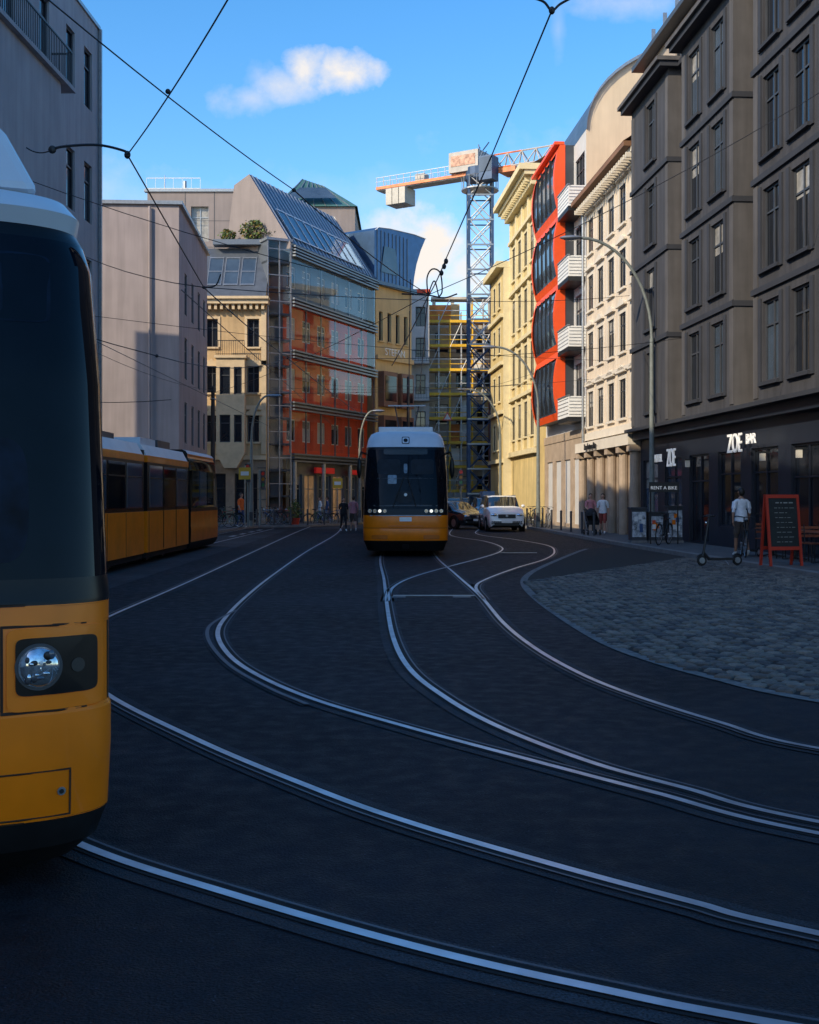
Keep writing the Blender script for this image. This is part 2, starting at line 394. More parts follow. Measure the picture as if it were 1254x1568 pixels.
for i in range(9):
    s=1.0+i*3.0
    if s+2.1<L: w.append((s,s+2.1,.75 if i%3 else .15,3.1))
facade(B,T,0,L,0,4.3,w,navy,off=.05,frame=navy,gl=[glassA,glassB,glassA],mull=1,dep=.12)
B.t.box(0,L,0,.4,3.9,4.2,navy,T); B.t.box(0,L,0,.72,4.203,4.32,stoneD2,T)
lampw=mat('sign_letter_white',(.8,.8,.78),.5,var=0,emit=.25)
lantw=mat('lantern_glass',(.55,.52,.45),.4,var=0,emit=.06)
def text(body,loc,size,xdir,par,m,name='lettering',ext=.02,up=(0,0,1),sx=1.):
    cu=bpy.data.curves.new(name,'FONT'); cu.body=body; cu.size=size; cu.extrude=ext
    o=bpy.data.objects.new(name,cu); scn.collection.objects.link(o)
    x=Vector(xdir).normalized(); y=Vector(up); z=x.cross(y)
    o.matrix_world=Matrix(((x.x*sx,y.x,z.x,loc[0]),(x.y*sx,y.y,z.y,loc[1]),(x.z*sx,y.z,z.z,loc[2]),(0,0,0,1)))
    cu.materials.append(m)
    if par: o.parent=par
    return o
xd=(.069,-1,0)
def onF(Y,p,z): return (FX(Y,p),Y,z)
e=B.done()
text('ZOE',onF(35.9,.47,3.0),.8,xd,e,lampw,'sign_zoe',sx=.8); text('BAR',onF(34.3,.47,3.2),.42,xd,e,lampw,'sign_bar')
text('HOTEL',onF(43.9,.47,2.95),.4,xd,e,lampw,'sign_hotel',sx=.8); text('ZOE',onF(42.3,.47,2.75),.9,xd,e,lampw,'sign_zoe_hotel',sx=.6)
ln=MB()
for yy in (45,40.6,33.6,31): 
    q=onF(yy,.25,2.7); ln.box(q[0]-.07,q[0]+.07,q[1]-.06,q[1]+.06,q[2],q[2]+.22,lantw); ln.box(q[0]-.1,q[0]+.2,q[1]-.08,q[1]+.08,q[2]+.222,q[2]+.26,blackm)
ln.obj('wall_lanterns',e)
cream=mat('cream_render',(.68,.57,.44),.85,var=.1,scale=.8,streak=.15,bump=.1)
creamt=mat('cream_trim',(.62,.56,.47),.8,var=.1)
sand=mat('sandstone_base',(.36,.28,.21),.85,var=.2,scale=1.5,bump=.3)
tile=mat('clay_roof_tile',(.28,.11,.06),.8,var=.3,scale=5,bump=.4)
B=Bld('cream_apartment_building'); Y0,Y1=47.42,57.6; T,L=rightT(Y0,Y1)
zf=[4.5,7.3,10.0,12.7,15.5]; w=[]
n=5
for i in range(n):
    c=L*(i+.5)/n
    for j,z in enumerate(zf[:-1]): w.append((c-.56,c+.56,z+.5,z+2.15))
facade(B,T,0,L,4.3,15.4,w,cream,surround=creamt,sill=creamt,hood=creamt,dep=.06,gl=[glassA],sp=.03,frame=darkg)
solid(B,T,0,L,0,15.4,10,cream)
B.t.box(0,L,0,.12,7.0,7.15,creamt,T); B.t.box(0,L,0,.12,4.35,4.7,creamt,T)
B.t.box(-.05,L,-.3,.45,15.4,15.6,creamt,T); B.t.box(-.05,L,-.3,.75,15.603,15.8,mat('brown_eave',(.2,.1,.05),.7,var=.2),T)
for i in range(26): B.t.box(.1+i*L/26,.22+i*L/26,.05,.62,15.2,15.398,creamt,T)
B.r.quad((0,.75,15.82),(L,.75,15.82),(L,-4.5,19.2),(0,-4.5,19.2),tile,T); B.r.quad((0,-4.5,19.2),(L,-4.5,19.2),(L,-10,17),(0,-10,17),tile,T)
w=[(L*(i+.5)/n-.62,L*(i+.5)/n+.62,.12,3.4) for i in range(n)]
facade(B,T,0,L,0,4.3,w,sand,off=.06,dep=.2,frame=darkg,gl=[glassA])
for i in range(n+1):
    s=min(max(L*i/n,.25),L-.25); B.t.cyl((s,.22,.12),(s,.22,3.5),.2,sand,12,T=T); B.t.box(s-.26,s+.26,.05,.5,3.5,3.75,sand,T)
B.t.box(0,L,.0,.55,3.76,4.2,creamt,T)
B.t.cyl((L-.15,.2,.1),(L-.15,.2,15.3),.06,steel,8,T=T); B.t.cyl((.2,.25,4.3),(.2,.25,15.3),.06,blackm,8,T=T)
e=B.done(); text('Las Letras Bar',onF(55.2,.62,3.83),.42,xd,e,blackm,'sign_lettering')
lightg=mat('light_grey_render',(.50,.50,.50),.8,var=.08); beigeW=mat('beige_firewall',(.62,.51,.37),.9,var=.08,scale=.5,streak=.1)
orangeP=mat('orange_red_panel',(.80,.085,.012),.45,var=.08,scale=2)
B=Bld('apartment_building_with_orange_bay'); Y0,Y1=57.62,68.2; T,L=rightT(Y0,Y1)
w=[]
for z in (5.7,9.1,12.5,15.9):
    w.append((.35,2.5,z+.15,z+2.6))
facade(B,T,0,L,0,19.4,w,lightg,frame=darkg,gl=[glassA,glassB],mull=2,dep=.1)
solid(B,T,0,L,0,19.4,14,beigeW)
poly=[(0,15.2)]
for i in range(15):
    t=i/14*math.pi/2; poly.append((-.0-6.5*(1-math.cos(t)),19.4+4.4*math.sin(t)))
poly+= [(-14,23.8),(-14,15.2)]
for s in (0,L):
    B.w.add([(s-(.01 if s==0 else -.01),p[0],p[1]) for p in poly],[tuple(range(len(poly)))],beigeW,T)
for a,b in zip(poly[1:-2],poly[2:-1]):
    B.r.quad((-.15,a[0],a[1]+.01),(L,a[0],a[1]+.01),(L,b[0],b[1]+.01),(-.15,b[0],b[1]+.01),metalroof,T)
    B.t.add([(-.2,a[0]+.03,a[1]-.06),(-.2,b[0]+.03,b[1]-.06),(-.2,b[0],b[1]+.12),(-.2,a[0],a[1]+.12)],[(0,1,2,3)],steel,T)
for z in (5.55,8.95,12.35,15.75):
    B.t.box(.15,2.75,.0,.85,z-.22,z,blackm,T)
    B.t.box(.15,2.75,.80,.85,z+.002,z+1.0,white,T); B.t.box(.15,.20,.0,.8,z+.002,z+1.0,white,T)
    B.t.box(.1,2.8,.78,.9,z+1.01,z+1.06,steel,T)
    for q in range(5): B.t.box(.14,2.75,.851,.862,z+.15+q*.18,z+.18+q*.18,steel,T)
    for q in range(6): B.t.box(.135,.149,.02,.8,z+.1+q*.16,z+.13+q*.16,steel,T)
a0,a1=2.85,9.6; zb,zt=5.6,19.5; fh=(zt-zb)/4
B.w.box(a0+.02,a1-.02,0,.69,zb+.02,zt-.02,darkg,T)
nn=8
def bulge(t): return .72+.30*max(0.,math.sin(math.pi*t))**.8
for fl in range(4):
    z0=zb+fl*fh
    prof=[(z0+fh*i/nn,bulge(i/nn)) for i in range(nn+1)]
    for (za,oa),(zb_,ob) in zip(prof[:-1],prof[1:]):
        B.w.quad((a0,oa,za),(a0+.32,oa,za),(a0+.32,ob,zb_),(a0,ob,zb_),orangeP,T)
        B.w.quad((a1-.32,oa,za),(a1,oa,za),(a1,ob,zb_),(a1-.32,ob,zb_),orangeP,T)
        B.w.quad((a0,.45,za),(a0,oa,za),(a0,ob,zb_),(a0,.45,zb_),orangeP,T); B.w.quad((a1,.45,za),(a1,oa,za),(a1,ob,zb_),(a1,.45,zb_),orangeP,T)
    zs=[z0,z0+.35,z0+fh*.35,z0+fh*.6,z0+fh-.35,z0+fh]
    for q in range(5):
        m=orangeP if q in (0,4) else glassB
        o=0 if q in (0,4) else -.08
        oa=bulge((zs[q]-z0)/fh)+o; ob=bulge((zs[q+1]-z0)/fh)+o
        B.g.quad((a0+.32,oa,zs[q]),(a1-.32,oa,zs[q]),(a1-.32,ob,zs[q+1]),(a0+.32,ob,zs[q+1]),m,T)
    for q in range(1,5):
        s=a0+.32+(a1-a0-.64)*q/5; B.t.box(s-.03,s+.03,.85,.98,z0+.4,z0+fh-.4,blackm,T)
B.t.box(a0-.02,a1+.1,.5,1.0,zt,zt+.15,orangeP,T)
B.t.box(0,L,0,.12,4.6,5.0,sand,T)
w=[(1+i*2.4,2.6+i*2.4,.3,3.6) for i in range(4)]
facade(B,T,0,L,0,4.6,w,sand,off=.08,frame=blackm,gl=[glassA],dep=.2)
B.done()
yel=mat('yellow_render',(.64,.50,.23),.85,var=.15,scale=.8,streak=.22); yelt=mat('pale_yellow_trim',(.66,.57,.35),.8,var=.12)
B=Bld('yellow_corner_building'); Y0,Y1=68.22,78; T,L=rightT(Y0,Y1); w=[]
for i in range(4):
    for z in (4.6,8,11.4,14.8,): w.append((1+i*2.3,2.2+i*2.3,z+.7,z+2.8))
facade(B,T,0,L,0,20,w,yel,off=.5,frame=darkg,surround=yelt,sill=yelt,gl=[glassA],dep=.04,sp=.03)
solid(B,T,0,L,0,20,12,yel,front=.5)
B.t.box(-.4,L+.4,-.5,1.3,20,20.25,yelt,T); B.t.box(-.5,L+.5,-.5,1.6,20.253,20.6,yelt,T); B.t.box(-.2,L+.2,.4,.9,19.5,19.998,yelt,T)
for i in range(18): B.t.box(.1+i*L/18,.28+i*L/18,.6,1.2,19.7,19.996,yelt,T)
for i in range(5): B.t.box(.1+i*2.3,.5+i*2.3,.5,.62,4.55,19.4,yelt,T)
B.t.box(0,L,.5,.78,4.2,4.5,yelt,T)
for z in (7.75,11.15,14.55,17.95): B.t.box(0,L,.5,.72,z,z+.22,yelt,T)
B.r.quad((0,1.0,20.61),(L,1.0,20.61),(L,-4,23.5),(0,-4,23.5),tile,T); B.r.quad((0,-4,23.5),(L,-4,23.5),(L,-12,23.5),(0,-12,23.5),tile,T)
B.w.add([(0,.5,19.8),(0,-4,23.5),(0,-12,23.5),(0,-12,19.8)],[(0,1,2,3)],beigeW,T)
B.done()
B=Bld('yellow_townhouse'); T,L=rightT(78.02,84); w=[]
for i in range(2):
    for z in (4.2,7.4,10.6,13.6): w.append((1.2+i*2.3,2.2+i*2.3,z+.6,z+2.3))
facade(B,T,0,L,0,16.6,w,yel,off=1.0,frame=darkg,surround=yelt,sill=yelt,gl=[glassA],dep=.04,sp=.03); solid(B,T,0,L,0,16.6,12,yel,front=1.0)
for z in (3.9,7.1,10.3,13.4): B.t.box(-.06,L,.9,1.2,z,z+.25,yelt,T)
B.t.box(-.3,L+.3,-.3,1.5,16.6,17.0,yelt,T)
B.w.box(-.3,-.0,-.6,1.0,0,16.59,yelt,T)
B.done()
brick=mat('red_brick',(.32,.09,.05),.85,var=.3,scale=6)
B=Bld('brick_building'); T,L=mkT((6.4,84.2),(6.4,97),-1); w=[(1+i*2,2+i*2,z,z+1.8) for i in range(5) for z in (1,4,7)]
facade(B,T,0,L,0,9.5,w,brick,frame=white,off=0); solid(B,T,0,L,0,9.5,8,brick); B.done()
# ---------------------------------------------------------------- LEFT BUILDINGS
pink=mat('pinkish_grey_render',(.35,.30,.30),.9,var=.14,scale=.4,streak=.18,bump=.1)
lgrey=mat('pale_grey_render',(.36,.36,.385),.9,var=.12,scale=.5,streak=.15)
B=Bld('corner_residential_building')
T,L=mkT((-13.2,-45),(-10.4,40),1)  # runs on unseen behind the camera, lengthened there to shade the street
w=[]
for c in (L-1.2,L-3.0,L-5.4,L-8.2,L-11,L-14,L-17,L-20):
    for z in (1,4.1,7.2,10.3,14.0): w.append((c-.42,c+.42,z+.3,z+2.2))
facade(B,T,0,L,0,17.3,w,lgrey,frame=darkg,gl=[glassA,glassA,glassB],mull=0,dep=.12); solid(B,T,0,L,0,17.3,12,lgrey)
B.t.box(L-9.2,L-.0,-.3,.06,17.3,17.42,steel,T)
B.w.box(L-12.5,L-5.6,0,.55,0,13.6,lgrey,T)
railing(B.t,T,L-12.4,L-4.8,.62,13.72,1.05,blackm,.14); B.t.box(L-12.5,L-4.7,0,.7,13.601,13.72,lgrey,T)
B.t.box(L-4.8,L-4.75,0,.62,14.72,14.77,blackm,T)
for i in range(5): B.t.box(L-4.79,L-4.77,.12*i+.1,.12*i+.12,13.72,14.72,blackm,T)
B.w.box(L-40,L-11,-11,-1,17.3,20.5,lgrey,T)
B.t.box(L-.12,L-.02,.02,.12,0,17.3,steel,T)
B.done()
B=Bld('pink_firewall_building')
T,L=mkT((-9.65,50),(-10.25,60.5),1)
w=[]
for c in (2.2,4.6,7.0,9.2):
    for z in (3.6,6.4,9.2): w.append((c-.4,c+.4,z+.4,z+2.2))
w+= [(c-.6,c+.6,.8,2.8) for c in (2.2,4.6,7,9.2)]
facade(B,T,0,L,0,13.9,w,pink,frame=darkg,gl=[glassA],dep=.1,mull=0); solid(B,T,0,L,0,13.9,14,pink)
B.t.box(-.12,L+.1,-14,.15,13.9,14.05,steel,T)
B.t.cyl((-.1,-1.2,0),(-.1,-1.2,13.8),.05,pink,8,T=T)
B.done()
conc=mat('brown_grey_panels',(.24,.205,.20),.8,var=.15,scale=.4,streak=.1)
B=Bld('penthouse_building')
T,L=mkT((-18,82),(-10.4,82),1)
facade(B,T,0,L,0,22.6,[(.6,2.3,19.0,21.8),(3.0,4.2,19.2,21.6)],conc,frame=steel,gl=[glassC,glassB],dep=.3); solid(B,T,0,L,0,22.6,14,conc)
for s in (2.6,4.6,6.0): B.t.box(s-.02,s+.02,-.005,.012,15,22.6,darkg,T)
for z in (17,18.8,20.6): B.t.box(0,L,-.005,.011,z,z+.03,darkg,T)
B.t.box(-.2,L+.2,-.3,.12,22.6,22.8,steel,T)
railing(B.t,T,-.1,3.6,-.2,22.82,.8,white,.6)
B.t.cyl((1.0,-1,22.8),(1.0,-1,24.0),.03,steel,6,T=T); B.t.cyl((2.4,-1,22.8),(2.4,-1,23.6),.12,steel,8,T=T)
B.done()
orn=mat('ornate_sandstone',(.52,.36,.19),.85,var=.18,scale=1.2,streak=.2,bump=.2); ornt=mat('ornate_trim_stone',(.56,.43,.27),.8,var=.15,scale=2,bump=.2)
slate=mat('slate_roof',(.08,.095,.12),.5,.2,var=.25,scale=2)
B=Bld('ornate_townhouse')
T,L=mkT((-15.5,68),(-8.15,68),1)
w=[]
for c in (L-.75,L-3.1,L-5.4,L-6.8):
    for z in (4.3,7.1,9.7): w.append((c-.34,c+.34,z+.5,z+2.1))
facade(B,T,0,L,3.9,12.6,w,orn,frame=darkg,surround=ornt,sill=ornt,dep=.25,gl=[glassA],hood=None)
solid(B,T,0,L,0,12.6,12,orn)
bw=[(L-2.55,L-1.95,z+.45,z+2.0) for z in (4.3,7.0)]+[(L-1.75,L-1.3,z+.45,z+2.0) for z in (4.3,7.0)]
facade(B,T,L-2.75,L-1.15,4.1,9.5,bw,ornt,off=.7,frame=darkg,gl=[glassA],mull=0,dep=.15)
for q in (L-2.75,L-1.15): B.w.quad((q,0,4.1),(q,.7,4.1),(q,.7,9.5),(q,0,9.5),ornt,T)
B.t.prism([(L-2.75,4.1),(L-1.15,4.1),(L-1.6,3.3),(L-2.3,3.3)],0,.69,ornt,T)
B.t.box(L-2.85,L-1.05,0,.82,9.5,9.65,ornt,T); railing(B.t,T,L-2.75,L-1.15,.72,9.65,.85,blackm,.12)
for z,o in ((3.9,.25),(6.75,.14),(9.3,.12)): B.t.box(0,L,0,o,z-.12,z+.12,ornt,T)
for z in (6.3,9.1): 
    for c in (L-.75,L-3.1): B.t.prism([(c-.55,z),(c+.55,z),(c,z+.42)],0,.2,ornt,T)
B.t.box(-.1,L+.15,-.2,.55,12.6,12.85,ornt,T); B.t.box(-.1,L+.2,-.2,.7,12.853,13.0,ornt,T)
for i in range(22): B.t.box(.1+i*L/22,.25+i*L/22,.05,.42,12.3,12.597,ornt,T)
B.t.box(L-.28,L-.0,.02,.12,4.1,12.28,ornt,T)
B.r.quad((0,.3,13.01),(L,.3,13.01),(L,-1.9,16.2),(0,-1.9,16.2),slate,T); B.r.quad((0,-1.9,16.2),(L,-1.9,16.2),(L,-12,16.4),(0,-12,16.4),slate,T)
B.w.add([(L,.3,12.9),(L,-1.9,16.2),(L,-12,16.4),(L,-12,12.6)],[(0,1,2,3)],orn,T)
def onroof(s,t,lift=.03): return (s,.3-2.2*t+lift*.8,13.01+3.19*t+lift*.55)
for a in (L-3.4,L-2.45,L-1.5):
    B.g.add([onroof(a,.25),onroof(a+.75,.25),onroof(a+.75,.78),onroof(a,.78)],[(0,1,2,3)],glassB,T)
    for a2,b2,t0,t1 in ((a-.03,a,.22,.81),(a+.75,a+.78,.22,.81),(a,a+.75,.78,.80),(a,a+.75,.23,.25),(a,a+.75,.5,.515)):
        B.t.add([onroof(a2,t0,.06),onroof(b2,t0,.06),onroof(b2,t1,.06),onroof(a2,t1,.06)],[(0,1,2,3)],steel,T)
w=[(L-6.4,L-4.6,.2,3.0),(L-4.0,L-2.3,.2,3.0),(L-1.8,L-.5,.2,3.0)]
facade(B,T,0,L,0,3.78,w,mat('rusticated_base',(.28,.21,.15),.9,var=.25,scale=2,bump=.4),off=.08,frame=blackm,gl=[glassA],dep=.35)
for z in (.9,1.5,2.1,2.7,3.3): B.t.box(L-.48,L,.07,.11,z,z+.04,darkg,T)
B.done()
louv=mat('louvre_grey',(.13,.15,.18),.4,.4,var=.1); redp=mat('red_cladding',(.68,.080,.028),.6,var=.2,scale=1); glf=glassmat('facade_glass',(.84,.90,.94))
B=Bld('glass_office_building')
p0,p1=(-6.85,69.2),(-2.35,80.6)
T,L=mkT(p0,p1,1)
slabs=[4.0,7.0,10.0,13.0,16.0]
blind=mat('window_blind',(.45,.46,.48),.6,var=.15,scale=3)
for j,z in enumerate(slabs[:-1]):
    n=6; w=[]
    for i in range(n): 
        c=L*(i+.5)/n; w.append((c-.55,c+.55,z+.95,z+2.25))
    facade(B,T,0,L,z,z+3,w,redp if j<3 else louv,off=-.55,frame=white,gl=[glassA,blind,glassB,glassB,glassC],mull=1,dep=.08)
    for i in range(n+1):
        s=L*i/n; B.t.box(s-.03,s+.03,-.12,-.02,z+.2,z+2.8,steel,T)
    B.g.quad((0,.02,z+.42),(L,.02,z+.42),(L,.02,z+2.6),(0,.02,z+2.6),glf,T)
    for q in range(3): B.t.box(-.05,L+.05,.0,.24,z-.30+q*.2,z-.20+q*.2,louv,T)
    B.t.box(0,L,-.6,.0,z-.12,z+.1,louv,T)
for q in range(4): B.t.box(-.05,L+.05,0,.3,15.6+q*.18,15.69+q*.18,louv,T)
solid(B,T,0,L,0,16,10,conc,front=-.56)
shopglow=mat('shop_interior_warm',(.7,.42,.2),.6,var=.6,scale=1.2,emit=.10)
w=[(.4+i*2,2.1+i*2,.15,3.0) for i in range(6) if 2.1+i*2<L]
facade(B,T,0,L,0,3.85,w,louv,off=-.35,frame=steel,gl=[glassA,shopglow,glassB,glassA],dep=.2,mull=1)
for s in (.2,4.1,8,11.8): B.t.cyl((s,.1,0),(s,.1,3.8),.14,steel,12,T=T)
redsign=mat('red_sign',(.65,.02,.02),.5,var=0,emit=.1)
B.t.box(3.2,5.8,-.1,.05,3.1,3.45,redsign,T); B.t.box(8.2,9.6,-.1,.05,3.1,3.4,redsign,T)
def rf(s,t,l=0.): return (s,.1-2.7*t+l*.84,16.35+4.2*t+l*.55)
B.r.add([rf(-.3,0),rf(L+.2,0),rf(L-1.0,1),rf(-.3,1)],[(0,1,2,3)],metalroof,T)
B.r.add([rf(-.3,1),rf(L-1.0,1),(L-1.0,-7,20.0),(-.3,-3.6,20.0)],[(0,1,2,3)],metalroof,T)
B.w.add([(-.3,.1,16),(-.3,.1,16.35),rf(-.3,1),(-.3,-3.6,20.0),(-.3,-4.2,16)],[(0,1,2,3,4)],conc,T)
B.w.add([rf(L+.2,0),rf(L-1.0,1),(L-1.0,-7,20.0),(L+.2,-7,16)],[(0,1,2,3)],metalroof,T)
for i in range(22):
    s=-.1+i*.55
    if s<L-.6: B.r.add([rf(s,.0,.01),rf(s+.03,.0,.06),rf(min(s+.03,L-1.0),1,.06),rf(min(s,L-1.0),1,.01)],[(0,1,2,3)],steel,T)
for i in range(9):
    a=.4+i*1.15
    if a+1.0>L-.5: break
    B.g.add([rf(a,.10,.08),rf(a+1.0,.10,.08),rf(a+1.0,.50,.08),rf(a,.50,.08)],[(0,1,2,3)],glassB,T)
    for (x0,x1,t0,t1) in ((a-.05,a,.08,.52),(a+1.0,a+1.05,.08,.52),(a,a+1,.50,.52),(a,a+1,.08,.10)):
        B.t.add([rf(x0,t0,.12),rf(x1,t0,.12),rf(x1,t1,.12),rf(x0,t1,.12)],[(0,1,2,3)],white,T)
T2,L2=mkT((-8.12,68.4),(-6.88,69.1),1)
inner=mat('stair_interior',(.30,.24,.22),.8,var=.3,scale=1)
B.w.quad((0,-1.2,0),(L2,-1.2,0),(L2,-1.2,16),(0,-1.2,16),inner,T2)
for z in [1.5*i+.2 for i in range(11)]:
    B.t.box(0,L2,-1.1,0,z-.06,z+.06,louv,T2)
for i in range(11):
    B.t.box(-.02,L2+.02,.0,.05,1.5*i+.9,1.5*i+.95,steel,T2)
B.g.quad((0,.0,.1),(L2,.0,.1),(L2,.0,16.4),(0,.0,16.4),glf,T2)
for s in (0,L2/2,L2): B.t.box(s-.03,s+.03,.0,.07,0,16.4,steel,T2)
B.w.quad((0,0,0),(0,-3,0),(0,-3,16.4),(0,0,16.4),louv,T2)
B.t.box(-.1,L2+.1,-3,.12,16.4,16.55,steel,T2)
e=B.done()
def leaves(name,c,r,n,cols,par=None,sz=.09):
    mb=MB()
    for i in range(n):
        a=random.uniform(0,6.28); q=random.random()**.5; z=random.uniform(-1,1)
        f=math.sqrt(max(0,1-z*z))*(.75+.4*random.random())
        p=Vector((c[0]+r[0]*q*f*math.cos(a),c[1]+r[1]*q*f*math.sin(a),c[2]+r[2]*z*(.7+.4*random.random())))
        d=Vector((random.gauss(0,1),random.gauss(0,1),random.gauss(0,1))).normalized(); e_=d.orthogonal().normalized(); g_=d.cross(e_)
        s=sz*random.uniform(.6,1.4)
        mb.add([p-e_*s,p+g_*s*.6,p+e_*s,p-g_*s*.6],[(0,1,2,3)],random.choice(cols))
    for k in range(6):
        a=random.uniform(0,6.28); mb.cyl((c[0],c[1],c[2]-r[2]),(c[0]+r[0]*.6*math.cos(a),c[1]+r[1]*.6*math.sin(a),c[2]+r[2]*.5),.03,mat('bark',(.08,.05,.03),.9),5,r2=.01)
    return mb.obj(name,par)
lf=[mat('leaf_%d'%i,c,.6,var=.2) for i,c in enumerate([(.06,.11,.02),(.10,.16,.03),(.03,.06,.015),(.20,.14,.03)])]
leaves('roof_terrace_shrub',(-9.0,69.6,17.2),(1.0,.5,.6),600,lf)
leaves('roof_terrace_shrub',(-10.6,69.6,16.9),(.6,.4,.35),260,lf)
leaves('roof_terrace_shrub',(-7.9,69.6,17.0),(.45,.35,.35),220,lf)
pl=MB(); pl.box(-11.4,-7.4,69.2,70.1,16.3,16.6,louv); pl.obj('planter')
B=Bld('building_with_green_pyramid_roof')
cop=mat('green_copper',(.08,.19,.18),.5,.3,var=.2)
B.w.box(-10.2,-4.2,92,100,0,24,conc)
ap=(-8.6,96,27.2); ap2=(-6.8,96,26.6)
c4=[(-10.4,91.8,24.0),(-4.0,91.8,24.0),(-4.0,100.2,24),(-10.4,100.2,24)]
B.r.add(c4+[ap,ap2],[(0,1,5,4),(1,2,5),(2,3,4,5),(3,0,4)],cop)
for i in range(7):
    t=i/7; a=Vector(c4[0]).lerp(Vector(c4[1]),t+.05); b=Vector(ap).lerp(Vector(ap2),t); B.t.cyl(a,b,.04,steel,5)
B.g.add([(-9.6,91.7,24.6),(-5.6,91.7,24.6),(-6.6,93.6,25.9),(-8.6,93.6,25.9)],[(0,1,2,3)],glassB)
B.done()
B=Bld('stone_building_with_curved_roof')
ysto=mat('ochre_stone',(.58,.43,.22),.85,var=.12,scale=.8,streak=.1)
T,L=mkT((-2.3,80.9),(.15,84.5),1)
w=[(.4+i*1.0,.85+i*1.0,12.3,14.3) for i in range(4)]+[(.5,1.7,z,z+2.0) for z in (5.0,8.0)]+[(2.5,3.7,z,z+2.0) for z in (5.0,8.0)]
facade(B,T,0,L,0,16,w,ysto,frame=darkg,gl=[glassA],sill=ysto); solid(B,T,0,L,0,16,9,ysto)
for z in (4.6,7.6): 
    B.t.box(.3,1.9,0,.5,z+.2,z+2.6,mat('brown_bay',(.16,.08,.05),.6,var=.2),T); B.g.box(.45,1.75,.5,.52,z+.6,z+2.3,glassA,T)
    B.t.box(2.4,3.9,0,.5,z+.2,z+2.6,M['brown_bay'],T); B.g.box(2.5,3.75,.5,.52,z+.6,z+2.3,glassA,T)
B.t.box(0,L,0,.2,11.0,11.3,ysto,T); B.t.box(-.1,L+.15,-.2,.35,16,16.3,metalroof,T)
blueR=mat('blue_zinc_roof',(.05,.11,.22),.35,.5,var=.2,scale=1.5)
prof=[(-.2,16.3),(L+.1,16.3),(L+.25,17.2),(L+.55,18.2),(L+1.1,19.3),(L+1.7,20.2),(L+.2,20.25),(1.5,20.1),(.2,19.95),(-.2,19.7)]
B.r.prism(prof,-7,.05,blueR,T)
for i in range(9): B.t.box(.1+i*.45,.14+i*.45,.05,.09,16.4,19.8,louv,T)
B.g.quad((.5,.11,17.0),(2.6,.11,17.0),(2.2,.11,18.8),(.9,.11,18.8),glassB,T)
B.t.add([(a[0],.06+b,a[1]+.0) for a in prof[5:] for b in (0,.08)],[(2*i,2*i+1,2*i+3,2*i+2) for i in range(4)],white,T)
B.r.add([(-2.2,-.5,16.3),(-.3,-.2,16.3),(-.3,-3,20.6),(-2.4,-3.6,21.4)],[(0,1,2,3)],metalroof,T)
B.g.add([(-2.0,-.6,16.9),(-.6,-.4,16.9),(-.6,-2.2,19.6),(-2.1,-2.8,20.1)],[(0,1,2,3)],glassB,T)
e=B.done(); text('STEFAN',T(.8,.22,11.35),.7,(T(1,0,0)-T(0,0,0)),e,white,'sign_lettering')
wb=mat('white_render_far',(.60,.59,.57),.85,var=.1)
B=Bld('white_apartment_building'); T,L=mkT((-3.0,97),(1.6,97),1)
w=[(.5+i*1.5,1.3+i*1.5,z+.5,z+2.1) for i in range(3) for z in (.5,3.5,6.5,9.5,12.5,15)]
facade(B,T,0,L,0,18.2,w,wb,frame=darkg,gl=[glassA,glassB]); solid(B,T,0,L,0,18.2,10,wb)
for z in (3.4,6.4,9.4,12.4): B.t.box(2.6,L,0,.9,z,z+.15,wb,T); railing(B.t,T,2.6,L,.85,z+.15,.9,blackm,.2)
B.t.box(-.1,L+.1,-.3,.2,18.2,18.5,redp,T)
B.done()
B=Bld('street_end_building'); T,L=mkT((-9,118),(30,118),1)
w=[(1+i*2.4,2.2+i*2.4,z+.6,z+2.3) for i in range(15) for z in (.5,3.8,7,10.2,13.4)]
facade(B,T,0,L,0,17.4,w,ysto,frame=white,gl=[glassA,glassB]); solid(B,T,0,L,0,17.4,10,ysto,roofm=tile); B.done()
# ---------------------------------------------------------------- construction building + scaffolding + crane
bc=mat('raw_concrete',(.52,.47,.39),.9,var=.25,scale=.6,bump=.2); ply=mat('scaffold_yellow',(.88,.50,.03),.5,var=.25); board=mat('scaffold_boards',(.55,.36,.17),.85,var=.3)
stl=mat('scaffold_tube',(.55,.55,.55),.5,.3,var=.2)
B=Bld('building_under_construction'); T,L=mkT((1.65,100),(8.8,100),1)
w=[(.5+i*1.75,1.6+i*1.75,z+.7,z+2.4) for i in range(4) for z in (1,4,7,10,13)]
facade(B,T,0,L,0,16.4,w,bc,frame=darkg,gl=[glassA],trans=False,mull=0); solid(B,T,0,L,0,16.4,12,bc)
for i in range(5): B.w.box(.3+i*1.6,.6+i*1.6,-3,-2.7,16.4,18.6,bc,T)
B.w.box(.2,L-.2,-4,-2.4,18.6,18.8,bc,T)
B.w.box(-.1,2.2,-6,-.5,16.41,17.8,mat('orange_formwork',(.7,.22,.04),.7,var=.3),T)
B.done()
sc=MB(); T,L=mkT((1.5,98.6),(8.9,98.6),1)
nc=8; lv=9
for i in range(nc+1):
    s=L*i/nc
    for o in (0,-1.0): sc.box(s-.05,s+.05,o-.05,o+.05,0,17.6-(0 if i>3 else 1.2)+random.uniform(-.4,.6),ply if i%2==0 else stl,T)
